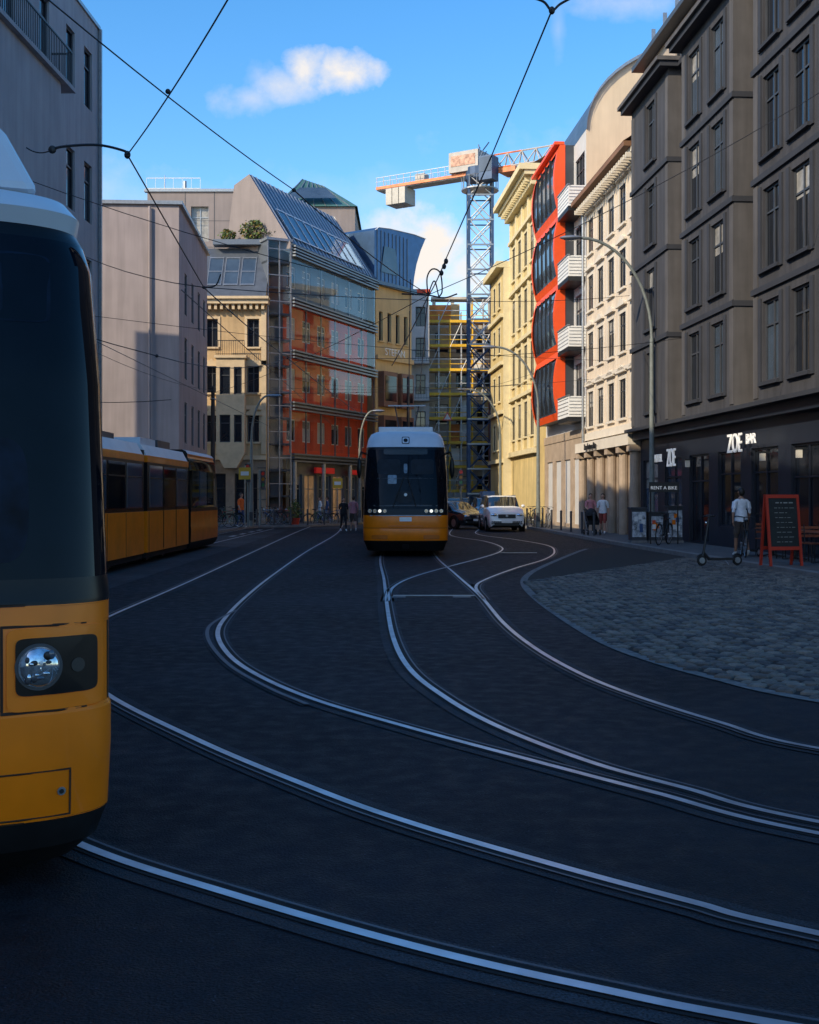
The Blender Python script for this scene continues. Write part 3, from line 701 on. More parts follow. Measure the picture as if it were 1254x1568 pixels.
for z in range(1,lv):
    zz=z*2.0
    sc.box(-.3,L+.3,-1.0,.02,zz-.03,zz+.04,board,T)
    sc.box(-.3,L+.3,.03,.10,zz+.04,zz+.26,ply,T)
    sc.box(-.2,L+.2,.05,.10,zz+.60,zz+.66,ply,T); sc.box(-.2,L+.2,.05,.10,zz+1.0,zz+1.06,stl,T)
    for i in range(nc):
        if (i+z)%3==0: sc.cyl((L*i/nc,.08,zz),(L*(i+1)/nc,.08,zz+2),.04,stl,5,T=T)
        if random.random()<.3: sc.box(L*i/nc+.1,L*(i+1)/nc-.1,-.9,-.86,zz+.3,zz+1.7,random.choice([board,white,M['orange_formwork'],bc]),T)
sc.obj('scaffolding')
blu=mat('crane_blue_steel',(.04,.08,.16),.5,.3,var=.25); cro=mat('crane_orange',(.70,.22,.08),.5,var=.4); crg=mat('crane_grey',(.40,.38,.36),.6,var=.2)
cx,cy=(735-627)/F*92,92; 
cr=MB(); hw=.9; zt=26.2
for sx_ in (-1,1):
    for sy_ in (-1,1): cr.box(cx+sx_*hw-.1,cx+sx_*hw+.1,cy+sy_*hw-.1,cy+sy_*hw+.1,0,zt,blu)
z=0; st=1.9
while z<zt-.5:
    z1=min(z+st,zt)
    for (ax,ay,bx,by) in ((-1,-1,1,-1),(1,-1,1,1),(1,1,-1,1),(-1,1,-1,-1)):
        a=(cx+ax*hw,cy+ay*hw,z); b=(cx+bx*hw,cy+by*hw,z)
        cr.cyl(a,b,.06,blu,5); 
        A=(cx+ax*hw,cy+ay*hw,z1); Bp=(cx+bx*hw,cy+by*hw,z1)
        cr.cyl(a,Bp,.05,stl if z>12 else blu,5); cr.cyl(b,A,.05,stl if z>12 else blu,5)
    z=z1
    cr.box(cx-hw-.12,cx+hw+.12,cy-hw-.12,cy-hw+.0,z-.06,z+.06,steel)
crn=empty('tower_crane'); cr.obj('mast',crn)
hd=MB(); hd.cyl((cx,cy,26.0),(cx,cy,26.9),1.15,blu,16)
for q in range(14):
    a=q/14*6.28; hd.cyl((cx+1.4*math.cos(a),cy+1.4*math.sin(a),25.3),(cx+1.4*math.cos(a),cy+1.4*math.sin(a),26.2),.025,steel,4)
hd.torus((cx,cy,26.2),1.4,.03,steel,'z',20,4); hd.cyl((cx,cy,25.2),(cx,cy,25.3),1.45,steel,16)
hd.obj('slewing_ring_and_platform',crn)
dl=Wp(575,283,96.5); dr_=Wp(842,236,88.5); dvec=(dr_-dl); dvec.z=0; dvec.normalize(); nv=Vector((-dvec.y,dvec.x,0))
c0=Vector((cx,cy,0))
def CT(s,o,z): return c0+dvec*s+nv*o+Vector((0,0,z))
jb=MB()
jb.box(-9.1,0,-.7,-.55,26.36,26.58,cro,CT); jb.box(-9.1,0,.55,.7,26.36,26.58,cro,CT); jb.box(-9.1,0,-.55,.55,26.30,26.355,crg,CT)
for i in range(15):
    s=-9.0+i*.63; jb.box(s-.02,s+.02,-.72,-.68,26.6,27.3,crg,CT); jb.box(s-.02,s+.02,.68,.72,26.6,27.3,crg,CT)
jb.box(-9.1,-.3,-.72,-.68,27.28,27.32,steel,CT); jb.box(-9.1,-.3,-.72,-.68,26.95,26.98,steel,CT)
for i in range(3): jb.box(-8.1+i*.62,-7.55+i*.62,-.8,.8,25.0,26.28,mat('concrete_counterweight',(.5,.48,.44),.9,var=.15),CT)
jb.box(-2.2,.35,-1.0,.8,26.65,28.2,crg,CT); jb.box(-2.0,.1,-1.03,-1.0,27.1,27.9,mat('crane_sign_board',(.5,.28,.2),.6,var=.6,scale=4),CT)
jb.box(-5.6,-4.8,-.4,.4,26.6,27.2,crg,CT)
jb.box(.9,2.0,-1.9,-.8,25.5,27.3,blu,CT); jb.box(.95,1.95,-1.93,-1.9,26.1,27.2,glassB,CT)
for i in range(16):
    a=(random.uniform(-.5,1.3),-.9,random.uniform(26.8,28.0)); jb.cyl(a,(a[0]+random.uniform(-.5,.5),-.8,a[2]+.6),.05,blu,5,T=CT)
n=8; Lj=9.5; st=Lj/n
for i in range(n):
    s0=.6+i*st; s1=s0+st; zb=26.6; zt_=27.8
    m=cro if i%4<2 else crg
    for o in (-.6,.6): 
        jb.cyl((s0,o,zb),(s1,o,zb),.08,m,5,T=CT); jb.cyl((s0,o,zb),((s0+s1)/2,0,zt_),.05,crg,5,T=CT); jb.cyl((s1,o,zb),((s0+s1)/2,0,zt_),.05,crg,5,T=CT)
    jb.cyl((s0,-.6,zb),(s0,.6,zb),.04,m,5,T=CT)
    if i<n-1: jb.cyl((s0+st/2,0,zt_),(s1+st/2,0,zt_),.07,m,5,T=CT)
jb.box(2.0,3.4,-.8,.8,26.15,26.5,cro,CT); jb.box(4.6,5.3,-.7,.7,26.2,26.5,cro,CT)
jb.cyl((2.6,0,26.1),(2.6,0,24.9),.03,blackm,5,T=CT); jb.box(2.35,2.85,-.15,.15,24.4,24.95,crg,CT); jb.torus(tuple(CT(2.6,0,24.2)),.16,.05,blackm,'y',12,5)
jb.obj('jib_and_counterjib',crn)
# ---------------------------------------------------------------- TRAMS
torange=mat('tram_orange',(.86,.195,.003),.38,var=.16,scale=2.0,coat=.12,spec=.35)
torange2=mat('tram_orange_dark',(.55,.12,.004),.4,var=.15,scale=3)
twhite=mat('tram_white',(.56,.61,.67),.4,var=.1,coat=.2)
tblack=mat('tram_black_panel',(.005,.006,.008),.3,var=.2,spec=.25)
tglass=mat('tram_windscreen',(.003,.005,.009),.04,var=.4,scale=2,spec=.16)
tskirt=mat('tram_skirt',(.008,.008,.009),.6,var=.3,scale=6,spec=.2)
lens=mat('headlight_glass',(.55,.62,.68),.08,.8,var=.45,scale=26,coat=1.)
lensOn=mat('headlight_lit',(1,.95,.8),.3,var=0,emit=1.0)
redl=mat('tail_light',(.5,.01,.01),.3,var=0)
class Nose:
    def __init__(s,D,px,py,levels): s.D=D; s.px=px; s.py=py; s.lv=levels
    def at(s,z):
        lv=s.lv
        for a,b in zip(lv[:-1],lv[1:]):
            if a[0]<=z<=b[0]:
                t=(z-a[0])/(b[0]-a[0]); return a[1]+(b[1]-a[1])*t, a[2]+(b[2]-a[2])*t
        return lv[-1][1],lv[-1][2]
    def y(s,x,z):
        w,yf=s.at(z); r=min(abs(x)/w,1.); c=r**(1/s.px); q=math.sqrt(max(0,1-c*c)); return yf+s.D*(1-q**s.py)
    def build(s,mb,L,T,K=28,sidemats=None,rear=False):
        secs=[]
        for (z,w,yf,m) in s.lv:
            pts=[(w,L,z)]
            for k in range(K+1):
                th=math.pi*k/K; c,sn=math.cos(th),math.sin(th)
                pts.append((w*math.copysign(abs(c)**s.px,c),yf+s.D*(1-abs(sn)**s.py),z))
            pts.append((-w,L,z)); secs.append(pts)
        n=K+3
        for i in range(len(secs)-1):
            A,Bq=secs[i],secs[i+1]; m=s.lv[i][3]
            for k in range(n-1):
                side=(k==0 or k==n-2)
                mm=(sidemats[i] if (side and sidemats) else m)
                mb.add([A[k],A[k+1],Bq[k+1],Bq[k]],[(0,1,2,3)],mm,T)
        mb.add(secs[-1],[tuple(range(n))],s.lv[-1][3],T)
        mb.add(secs[0],[tuple(range(n))],tskirt,T)
        mb.add([q[0] for q in secs]+[q[-1] for q in secs][::-1],[tuple(range(2*len(secs)))],tblack,T)
    def patch(s,mb,x0,x1,z0,z1,off,m,T,pw=.25,rings=4,n=32):
        cx_,cz=(x0+x1)/2,(z0+z1)/2; hx,hz=(x1-x0)/2,(z1-z0)/2; vs=[]; 
        for r in range(rings+1):
            q=r/rings
            for i in range(n):
                a=2*math.pi*i/n; c,sn=math.cos(a),math.sin(a)
                x=cx_+hx*q*math.copysign(abs(c)**pw,c); z=cz+hz*q*math.copysign(abs(sn)**pw,sn)
                vs.append((x,s.y(x,z)-off,z))
        fs=[]
        for r in range(rings):
            for i in range(n): fs.append((r*n+i,r*n+(i+1)%n,(r+1)*n+(i+1)%n,(r+1)*n+i))
        o=len(vs)
        for i in range(n):
            x,y,z=vs[rings*n+i]; vs.append((x,y+off+.01,z))
        for i in range(n): fs.append((rings*n+i,rings*n+(i+1)%n,o+(i+1)%n,o+i))
        mb.add(vs,fs,m,T)
def sectionT(base,a):
    ca_,sa_=math.cos(a),math.sin(a)
    return lambda x,y,z: Vector((base[0]+x*ca_-y*sa_, base[1]+x*sa_+y*ca_, z))
ce=empty('tram',(-.11,33.3,0))
I=lambda x,y,z:Vector((x,y,z))
lv=[(.17,1.08,.22,tskirt),(.40,1.16,.06,tskirt),(.46,1.19,.02,torange),(.75,1.2,.0,torange),(.80,1.2,.012,torange2),(.83,1.2,.0,torange),(1.17,1.2,.04,tblack),(1.34,1.19,.08,tglass),(2.2,1.175,.22,tglass),(3.02,1.13,.5,tblack),(3.1,1.12,.55,twhite),(3.32,1.08,.7,twhite),(3.48,1.0,.85,twhite),(3.56,.85,1.05,twhite)]
sm=[tskirt,tskirt,torange,torange,torange,torange,tblack,tglass,tglass,tblack,twhite,twhite,twhite,twhite]
nz=Nose(.42,.42,.9,lv); b=MB(); nz.build(b,8,I,36,sm)
for k_ in range(3):
    y0=8.3+k_*7.3; 
    b.box(-1.05,1.05,y0-.35,y0+.05,.3,3.2,tblack,I)
    b.box(-1.2,1.2,y0,y0+6.9,.2,1.2,torange,I); b.box(-1.19,1.19,y0+.01,y0+6.89,1.2,3.0,tglass,I); b.box(-1.12,1.12,y0,y0+6.9,3.0,3.45,twhite,I)
b.obj('body',ce,smooth=True)
d=MB()
nz.patch(d,-.62,.62,2.88,3.06,.012,mat('destination_display',(.02,.018,.012),.2,var=.2),I,.2)
nz.patch(d,-.11,.11,3.19,3.40,.012,tblack,I,.3); nz.patch(d,-.09,.09,3.21,3.38,.018,twhite,I,.3); nz.patch(d,-.06,.06,3.24,3.35,.024,tblack,I,1.)
for sx_ in (-1,1):
    for i,q in enumerate((.58,.72,.86,1.0)):
        x=sx_*q; y=nz.y(x,1.29); d.cyl((x,y+.05,1.29),(x,y-.03,1.29),.055,steel,14); d.cyl((x,y-.03,1.29),(x,y-.036,1.29),.045,lensOn if i in(1,) else lens,14)
    d.tube([(sx_*1.12,.7,2.9),(sx_*1.26,.45,2.95),(sx_*1.3,.42,2.8)],.025,blackm); d.ell((sx_*1.31,.42,2.5),.07,.05,.3,tblack,10,8)
    nz.patch(d,min(sx_*.5,sx_*.95),max(sx_*.5,sx_*.95),.5,.62,.008,torange2,I,.3)
nz.patch(d,-.17,.17,1.0,1.12,.014,white,I,.15); 
nz.patch(d,-.5,.5,.86,.88,.006,torange2,I,.2); nz.patch(d,-1.0,1.0,1.15,1.175,.01,steel,I,.15)
nz.patch(d,-.1,.1,.22,.36,.04,blackm,I,.5)
for x0,x1 in ((-.35,-.05),(.3,.05)):
    d.tube([(x0,nz.y(x0,1.4)-.03,1.4),(x1,nz.y(x1,2.2)-.03,2.25)],.012,blackm)
nz.patch(d,-.5,-.25,2.05,2.3,.004,mat('interior_notice',(.16,.22,.28),.3,var=.6,scale=8),I,.2); nz.patch(d,-.05,.05,2.35,2.62,.004,M['interior_notice'],I,.5)
seatm=mat('tram_interior_shape',(.010,.015,.022),.5,var=.5,scale=5,spec=.2)
nz.patch(d,-.9,.9,1.42,1.46,.004,darkg,I,.2); nz.patch(d,-.3,.2,1.5,1.85,.003,seatm,I,.8); nz.patch(d,-.8,-.15,2.32,2.75,.002,seatm,I,.3); nz.patch(d,.15,.8,2.32,2.75,.002,seatm,I,.3)
nz.patch(d,-.045,.045,1.7,1.79,.01,white,I,1.)
nz.patch(d,-1.03,1.03,2.2,2.215,.004,darkg,I,.3)
d.obj('front_details',ce,smooth=True)
rf_=MB(); rf_.box(-.8,.8,2,4.8,3.56,3.75,twhite); rf_.box(-.8,.8,10,13,3.46,3.75,twhite); rf_.tube([(-.5,17,3.5),(-.3,16,4.4),(-.5,17.2,5.5)],.03,blackm); rf_.tube([(.5,17,3.5),(.3,16,4.4),(.5,17.2,5.5)],.03,blackm); rf_.box(-.8,.8,17.1,17.3,5.5,5.55,steel); rf_.obj('roof_equipment',ce,bevel=.04)
wh=MB()
for y in (1.8,3.6,12,26):
    for sx_ in (-.72,.72): wh.cyl((sx_-.06,y,.33),(sx_+.06,y,.33),.31,blackm,20)
wh.obj('wheels',ce)
ne=empty('articulated_tram',(0,0,0))
lv=[(.10,1.02,.20,tskirt),(.2,1.10,.08,tskirt),(.33,1.14,.03,torange),(.62,1.15,.0,torange),(.78,1.15,.0,torange),(.80,1.142,.015,torange),(1.24,1.145,.03,tblack),(1.262,1.15,.035,tblack),(1.35,1.14,.05,tglass),(2.2,1.12,.13,tglass),(2.72,1.09,.2,tglass),(2.84,1.06,.25,tblack),(2.90,1.03,.28,twhite),(2.97,1.04,.25,twhite),(3.05,.99,.33,twhite),(3.10,.88,.5,twhite)]
sm=[tskirt,tskirt,torange,torange,torange,torange,tblack,tblack,tglass,tglass,tglass,torange,torange,twhite,twhite,twhite]
nn_=Nose(.34,.34,.9,lv); a22=math.radians(22); L0=(-2.30,4.68); TN=sectionT(L0,a22)
b=MB(); nn_.build(b,8.0,TN,40,sm); b.obj('cab_body',ne,smooth=True,angle=28)
d=MB()
seam=mat('panel_seam',(.03,.012,.004),.8,var=0)
def pframe(x0,x1,z0,z1,t,off,m):
    nn_.patch(d,x0,x1,z0,z0+t,off,m,TN,.1,2,24); nn_.patch(d,x0,x1,z1-t,z1,off,m,TN,.1,2,24)
    nn_.patch(d,x0,x0+t,z0+t,z1-t,off+.0005,m,TN,.1,6,40); nn_.patch(d,x1-t,x1,z0+t,z1-t,off+.0005,m,TN,.1,6,40)
for sg in (1,-1):
    X=lambda a,b:(min(sg*a,sg*b),max(sg*a,sg*b))
    pframe(*X(.66,1.135),.79,1.16,.012,.003,seam)
    nn_.patch(d,*X(.685,1.10),.80,1.145,.010,torange,TN,.16,8,64)
    nn_.patch(d,*X(.72,1.07),.865,1.105,.018,tblack,TN,.2,8,64)
    xc=sg*.815; zc=.985; y=nn_.y(xc,zc)
    for r,o,m in ((.098,.024,darkg),(.085,.03,lens)):
        nn_.patch(d,xc-r,xc+r,zc-r,zc+r,o,m,TN,1.,6,32)
    d.ell((xc,y-.03,zc),.083,.03,.083,lens,20,10,TN); 
    for q in range(16): d.ell((xc+random.uniform(-.055,.055),y-.054,zc+random.uniform(-.055,.055)),random.uniform(.008,.022),.007,random.uniform(.008,.02),random.choice([glassB,lens,darkg,white,blackm]),8,6,TN)
    nn_.patch(d,sg*.98-.03,sg*.98+.03,.95,1.01,.022,blackm,TN,1.,3,20)
    pframe(*X(.55,.95),.34,.545,.008,.003,seam)
    nn_.patch(d,sg*.91-.018,sg*.91+.018,.43,.466,.006,steel,TN,1.,2,16); nn_.patch(d,sg*.91-.010,sg*.91+.010,.438,.458,.010,blackm,TN,1.,2,16)
nn_.patch(d,-1.13,1.13,1.235,1.25,.004,seam,TN,.1,3,60)
nn_.patch(d,-1.12,1.12,.325,.335,.004,seam,TN,.1,3,60)
# faint blue patches laid on the windscreen: upper band and driver's seat shape
cab=mat('windscreen_patch_blue',(.005,.012,.026),.35,var=.7,scale=5,spec=.1)
nn_.patch(d,-.9,.88,2.45,2.76,.002,cab,TN,.12,4,40)
nn_.patch(d,.50,.78,1.42,1.95,.0022,cab,TN,.6,4,32)
d.tube([(.35,nn_.y(.35,1.33)-.03,1.33),(.62,nn_.y(.62,1.55)-.025,1.55)],.008,tblack,T=TN)
d.obj('cab_front_details',ne,smooth=True)
rt=MB()
rt.add([( -.9,.45,3.08),(.86,.45,3.08),(.86,3.5,3.08),(-.9,3.5,3.08),(-.78,.6,3.42),(.70,.6,3.42),(.70,3.3,3.42),(-.78,3.3,3.42)],[(0,3,2,1),(4,5,6,7),(0,1,5,4),(1,2,6,5),(2,3,7,6),(3,0,4,7)],twhite,TN)
rt.obj('roof_fairing',ne,bevel=.05)
def tramside(mb,L,T,w=1.15,door=True):
    mb.box(-w+.05,w-.05,.02,L-.02,.16,.30,tskirt,T)
    mb.box(-w,w,0,L,.30,1.33,torange,T)
    mb.box(-w+.01,w-.01,.005,L-.005,1.332,2.55,tblack,T)
    mb.box(-w,w,0,L,2.552,2.72,torange,T)
    mb.add([(-w+.03,0,2.722),(w-.03,0,2.722),(w-.03,L,2.722),(-w+.03,L,2.722),(-w+.18,0,3.0),(w-.18,0,3.0),(w-.18,L,3.0),(-w+.18,L,3.0)],[(0,3,2,1),(4,5,6,7),(0,1,5,4),(1,2,6,5),(2,3,7,6),(3,0,4,7)],twhite,T)
    n=max(2,int(L/1.55)); 
    for i in range(n):
        a=.15+i*(L-.3)/n; e_=a+(L-.3)/n
        for sg in (-1,1):
            x=sg*w
            mb.box(min(x-sg*.01,x+sg*.006),max(x-sg*.01,x+sg*.006),a+.09,e_-.09,1.42,2.48,tglass if i%2 else glassB,T)
            mb.box(min(x-sg*.01,x+sg*.012),max(x-sg*.01,x+sg*.012),a+.12,e_-.12,2.15,2.175,tblack,T)
            mb.box(min(x,x+sg*.006),max(x,x+sg*.006),a-.012,a+.012,.31,1.32,seam,T)
            if door and i==1:
                for q in (a+.02,e_-.03): mb.box(min(x,x+sg*.012),max(x,x+sg*.012),q,q+.03,.35,2.5,tblack,T)
    y=.8
    while y<L-1.6:
        l=random.uniform(1.2,2.0); mb.box(-.7,.78,y,y+l,3.002,3.002+random.uniform(.14,.26),darkg if random.random()<.45 else twhite,T); y+=l+random.uniform(.25,.5)
def bellows(mb,pa,pb):
    for i in range(5):
        t=(i+.5)/5; p=Vector((*pa,0)).lerp(Vector((*pb,0)),t); a=math.atan2(-(pb[0]-pa[0]),pb[1]-pa[1]); TT=sectionT((p.x,p.y),a)
        mb.box(-1.06+(i%2)*.05,1.06-(i%2)*.05,-.06,.06,.3,2.85,rubber,TT)
q1=TN(0,8.0,0)
a2=math.atan2(2.1,7.6); s2=(q1.x-.12,q1.y+.36); 
b=MB(); tramside(b,7.3,sectionT(s2,a2)); b.obj('second_section',ne)
e2=sectionT(s2,a2)(0,7.3,0)
cxr=-7.66
b=MB(); bellows(b,(q1.x,q1.y),s2); bellows(b,(e2.x,e2.y),(cxr,20.4)); bellows(b,(cxr,29.3),(cxr,29.7)); bellows(b,(cxr,35.2),(cxr,35.6)); b.obj('bellows',ne)
b=MB(); tramside(b,8.9,sectionT((cxr,20.4),0)); b.obj('third_section',ne,bevel=.02)
b=MB(); tramside(b,5.5,sectionT((cxr,29.7),0)); b.obj('fourth_section',ne,bevel=.02)
b=MB(); TR=lambda x,y,z:Vector((cxr-x,40.9-y,z)); nn_.build(b,5.3,TR,24,sm)
b.obj('rear_cab_body',ne,smooth=True,angle=28)
b=MB()
for i in range(3):
    y0=35.75+i*1.35; b.box(cxr+1.13,cxr+1.158,y0,y0+1.2,1.42,2.48,glassB if i==1 else tglass)
for y in (38.5,33,31,27,22.5): 
    for sg in (-.8,.8): b.cyl((cxr+sg-.05,y,.33),(cxr+sg+.05,y,.33),.3,blackm,16)
b.obj('rear_windows_and_wheels',ne)
# ---------------------------------------------------------------- CARS
cglass=mat('car_window_glass',(.008,.012,.018),.05,var=.3,spec=.6)
def car(name,loc,rz,paint,suv=True,box=False,k=None):
    e=empty(name,loc,rz); mb=MB(); k=k or (1.12 if suv else 1.0)
    stt=[(0.0,.34,.60,.62,.70,0),(.06,.25,.74*k,.77*k,.82,0),(.35,.2,.86*k,.90*k,.88,0),(1.15,.2,.95*k,1.02*k,.91,0),(1.85,.2,.97*k,1.40*k,.92,1),(2.3,.2,.98*k,1.46*k,.92,1),(3.5,.2,1.0*k,1.44*k,.91,1),(4.1,.22,1.02*k,1.34*k,.89,1),(4.33,.28,.95*k,1.0*k,.85,0),(4.38,.4,.75,.8,.8,0)]
    ring=[]
    for (y,zb,zl,zr,w,cab) in stt:
        wr=w*(.76 if suv else .70) if cab else w*.82
        ring.append([(-w*.9,y,zb),(-w,y,zb+.18),(-w,y,zl-.18),(-w*.95,y,zl),(-wr,y,zr-.03),(-wr*.6,y,zr+.0),(wr*.6,y,zr),(wr,y,zr-.03),(w*.95,y,zl),(w,y,zl-.18),(w,y,zb+.18),(w*.9,y,zb)])
    for i in range(len(ring)-1):
        c0_,c1_=stt[i][5],stt[i+1][5]
        for j in range(11):
            m=paint
            if j in (3,7) and (c0_ or c1_): m=cglass
            if j in (4,5,6) and c0_!=c1_: m=cglass
            mb.add([ring[i][j],ring[i][j+1],ring[i+1][j+1],ring[i+1][j]],[(0,1,2,3)],m)
        mb.add([ring[i][0],ring[i][11],ring[i+1][11],ring[i+1][0]],[(0,1,2,3)],tskirt)
    mb.add(ring[0],[tuple(range(12))],paint); mb.add(ring[-1],[tuple(range(12))],paint)
    mb.obj('body',e,smooth=True,angle=40)
    q=MB()
    for y in (.82,3.5):
        for sg in (-1,1):
            q.cyl((sg*.72,y,.33),(sg*.93,y,.33),.33,rubber,20); q.cyl((sg*.931,y,.33),(sg*.94,y,.33),.2,steel,12)
            q.torus((sg*.915,y,.34),.37,.03,tskirt,'x',20,5)
    q.obj('wheels',e)
    q=MB()
    q.box(-.42,.42,-.03,.05,.55*k,.70*k,blackm); q.box(-.6,.6,-.02,.08,.3,.45,blackm); q.box(-.26,.26,-.04,-.005,.43,.54,white)
    q.ell((0,-.04,.63*k),.07,.02,.07,steel,12,6)
    for sg in (-1,1):
        q.ell((sg*.62,.06,.68*k),.17,.09,.075,lens,12,6); q.box(sg*.66-.09,sg*.66+.09,.0,.05,.36,.42,lens)
        q.ell((sg*1.0,1.55,1.02*k),.1,.07,.08,paint,10,6); q.box(sg*.78-.06,sg*.78+.06,4.3,4.4,.75,.95,redl)
        q.tube([(sg*.68,1.9,1.46*k),(sg*.66,3.9,1.44*k)],.02,steel)
    q.tube([(0,.8,.99*k),(0,1.1,1.0*k)],.01,paint)
    if box: q.box(-.35,.35,1.9,3.6,1.5*k,1.78*k,mat('roof_box_blue',(.05,.12,.25),.3,var=.1))
    q.obj('lights_grille_mirrors',e,smooth=True); return e
car('white_car',(4.65,57.0,0),math.radians(3),mat('car_paint_white',(.78,.79,.80),.25,var=.03,coat=1.),k=1.2)
car('dark_car',(3.5,61.5,0),math.radians(32),mat('car_paint_dark',(.02,.03,.04),.2,var=.1,coat=1.),False)
car('blue_car',(4.6,66.5,0),math.radians(2),mat('car_paint_blue',(.06,.10,.16),.25,var=.1,coat=1.),True,True)
car('parked_car',(3.2,75,0),math.radians(2),M['car_paint_dark'],True)
car('parked_car',(2.6,84,0),math.radians(8),mat('car_paint_red',(.3,.02,.015),.25,var=.1,coat=1.),True)
# ---------------------------------------------------------------- bicycles, scooters, etc
def bicycle(loc,rz,col,lean=.06):
    e=empty('bicycle',loc,rz); e.rotation_euler=(lean,0,rz); mb=MB()
    for x in (-.52,.52):
        mb.torus((x,0,.34),.33,.018,rubber,'y',24,6); mb.torus((x,0,.34),.305,.01,steel,'y',24,4)
        mb.cyl((x,-.04,.34),(x,.04,.34),.025,steel,8)
        for i in range(12): a=i*math.pi/6; mb.cyl((x,0,.34),(x+.3*math.cos(a),0,.34+.3*math.sin(a)),.003,steel,3,cap=False)
        mb.tube([(x+.37*math.cos(t),0,.34+.37*math.sin(t)) for t in [math.pi*(.15+.1*i) for i in range(8)]],.012,blackm,4)
    S_=(-.15,0,.85);BB=(-.05,0,.30);HT=(.36,0,.86);HB=(.40,0,.72)
    for a,b_,r in ((S_,BB,.018),(BB,HB,.02),((-.12,0,.76),HT,.018),(BB,(-.52,0,.34),.012),((-.12,0,.74),(-.52,0,.34),.01),(HT,(.52,0,.34),.016),(HT,(.33,0,1.02),.014),(S_,(-.17,0,.93),.013)):
        mb.cyl(a,b_,r,col,8)
    mb.tube([(.2,-.28,1.02),(.31,-.2,1.05),(.34,0,1.03),(.31,.2,1.05),(.2,.28,1.02)],.012,blackm)
    mb.ell((-.19,0,.95),.13,.07,.035,blackm,10,6); mb.torus(BB,.09,.008,steel,'y',16,4)
    mb.tube([(-.05,.06,.30),(.06,.08,.18)],.01,steel); mb.box(.03,.1,.06,.14,.165,.185,blackm); mb.tube([(-.05,-.06,.30),(-.16,-.08,.42)],.01,steel); mb.box(-.2,-.12,-.14,-.06,.41,.43,blackm)
    mb.box(-.75,-.35,-.06,.06,.72,.735,blackm); mb.ell((.47,0,.86),.04,.03,.035,lens,8,5)
    mb.obj('frame_and_wheels',e); return e
bk=[blackm,mat('bike_red',(.3,.03,.02),.4,var=0),mat('bike_green',(.04,.12,.06),.4,var=0),steel,mat('bike_blue',(.03,.08,.2),.4,var=0)]
def BP(u,v,z=.12):
    Y=F*(H-z)/(v-760); return ((u-627)/F*Y,Y,z)
bicycle(BP(1016,834),math.radians(60),blackm); bicycle(BP(1030,826),math.radians(75),bk[3]); 
for i,u in enumerate((812,820,829,838)): bicycle(BP(u,806+i*.5),math.radians(70+i*7),bk[i%5])
for i,(u,Y) in enumerate(((335,60),(345,62),(352,61),(405,66),(416,66.3),(427,66.6),(438,67.4),(486,69),(497,70),(508,71.5))):
    bicycle(((u-627)/F*Y,Y,.12 if u<460 else .0),math.radians(random.uniform(-25,25)+ (0 if i%2 else 180)),bk[i%5])
bicycle(onF(31.3,1.6,.12),math.radians(80),blackm)
def scooter(loc,rz,lean=0):
    e=empty('electric_scooter',loc,rz); e.rotation_euler=(lean,0,rz); mb=MB()
    for x in (-.45,.45):
        mb.torus((x,0,.12),.09,.033,rubber,'y',20,8); mb.cyl((x,-.03,.12),(x,.03,.12),.07,steel,14)
        mb.tube([(x+.14*math.cos(t),0,.12+.14*math.sin(t)) for t in [math.pi*(.2+.12*i) for i in range(6)]],.02,blackm,5)
    mb.box(-.36,.26,-.08,.08,.12,.17,blackm); mb.box(-.33,.22,-.075,.075,.171,.178,mat('scooter_grip_tape',(.03,.03,.03),.9,var=.3))
    mb.cyl((.26,0,.15),(.40,0,.30),.035,blackm,8); mb.cyl((.45,0,.14),(.40,0,.32),.03,blackm,8); mb.cyl((.40,0,.3),(.24,0,1.12),.028,blackm,10)
    mb.cyl((.24,-.24,1.13),(.24,.24,1.13),.016,blackm,8)
    for sg in (-1,1): mb.cyl((.24,sg*.15,1.13),(.24,sg*.26,1.13),.022,rubber,8)
    mb.box(.22,.28,-.05,.05,1.11,1.17,darkg); mb.ell((.32,0,.98),.03,.03,.03,lens,8,5); mb.cyl((-.1,.08,.12),(-.12,.2,.02),.01,steel,6)
    mb.obj('deck_stem_wheels',e,bevel=.004); return e
s1=BP(1102,866,.12); scooter((s1[0],s1[1],.12),math.radians(195),.05)
s2_=BP(1147,852,.12); scooter((s2_[0]+.15,s2_[1]+.3,.12),math.radians(100),.05)
redw=mat('red_painted_wood',(.45,.035,.015),.5,var=.15,scale=6); chalk=mat('chalkboard',(.012,.018,.018),.7,var=.4,scale=5); chalkw=mat('chalk',(.30,.30,.28),.9,var=.3)
p=BP(1196,866); e=empty('chalkboard_sign',p,math.radians(14)); mb=MB()
for sg in (-1,1):
    TT=lambda x,y,z,sg=sg:Vector((x,sg*(.22-.12*z)+y*.999,z))
    mb.box(-.42,-.36,-.02,.02,0,1.62,redw,TT); mb.box(.36,.42,-.02,.02,0,1.62,redw,TT); mb.box(-.36,.36,-.02,.02,1.54,1.62,redw,TT); mb.box(-.36,.36,-.02,.02,.36,.44,redw,TT); mb.box(-.36,.36,-.008,.008,.44,1.54,chalk,TT)
for i in range(9):
    z=1.42-i*.11; x=-.28+random.uniform(0,.12); xe=random.uniform(.1,.27)
    while x<xe:
        l=random.uniform(.03,.12); mb.box(x,x+l,-.012+(-(.22-.12*z)),-.009+(-(.22-.12*z)),z,z+.012+(.015 if i==0 else 0),chalkw); x+=l+.035
mb.obj('board_and_frame',e)
wood=mat('table_wood',(.25,.07,.03),.5,var=.3,scale=6)
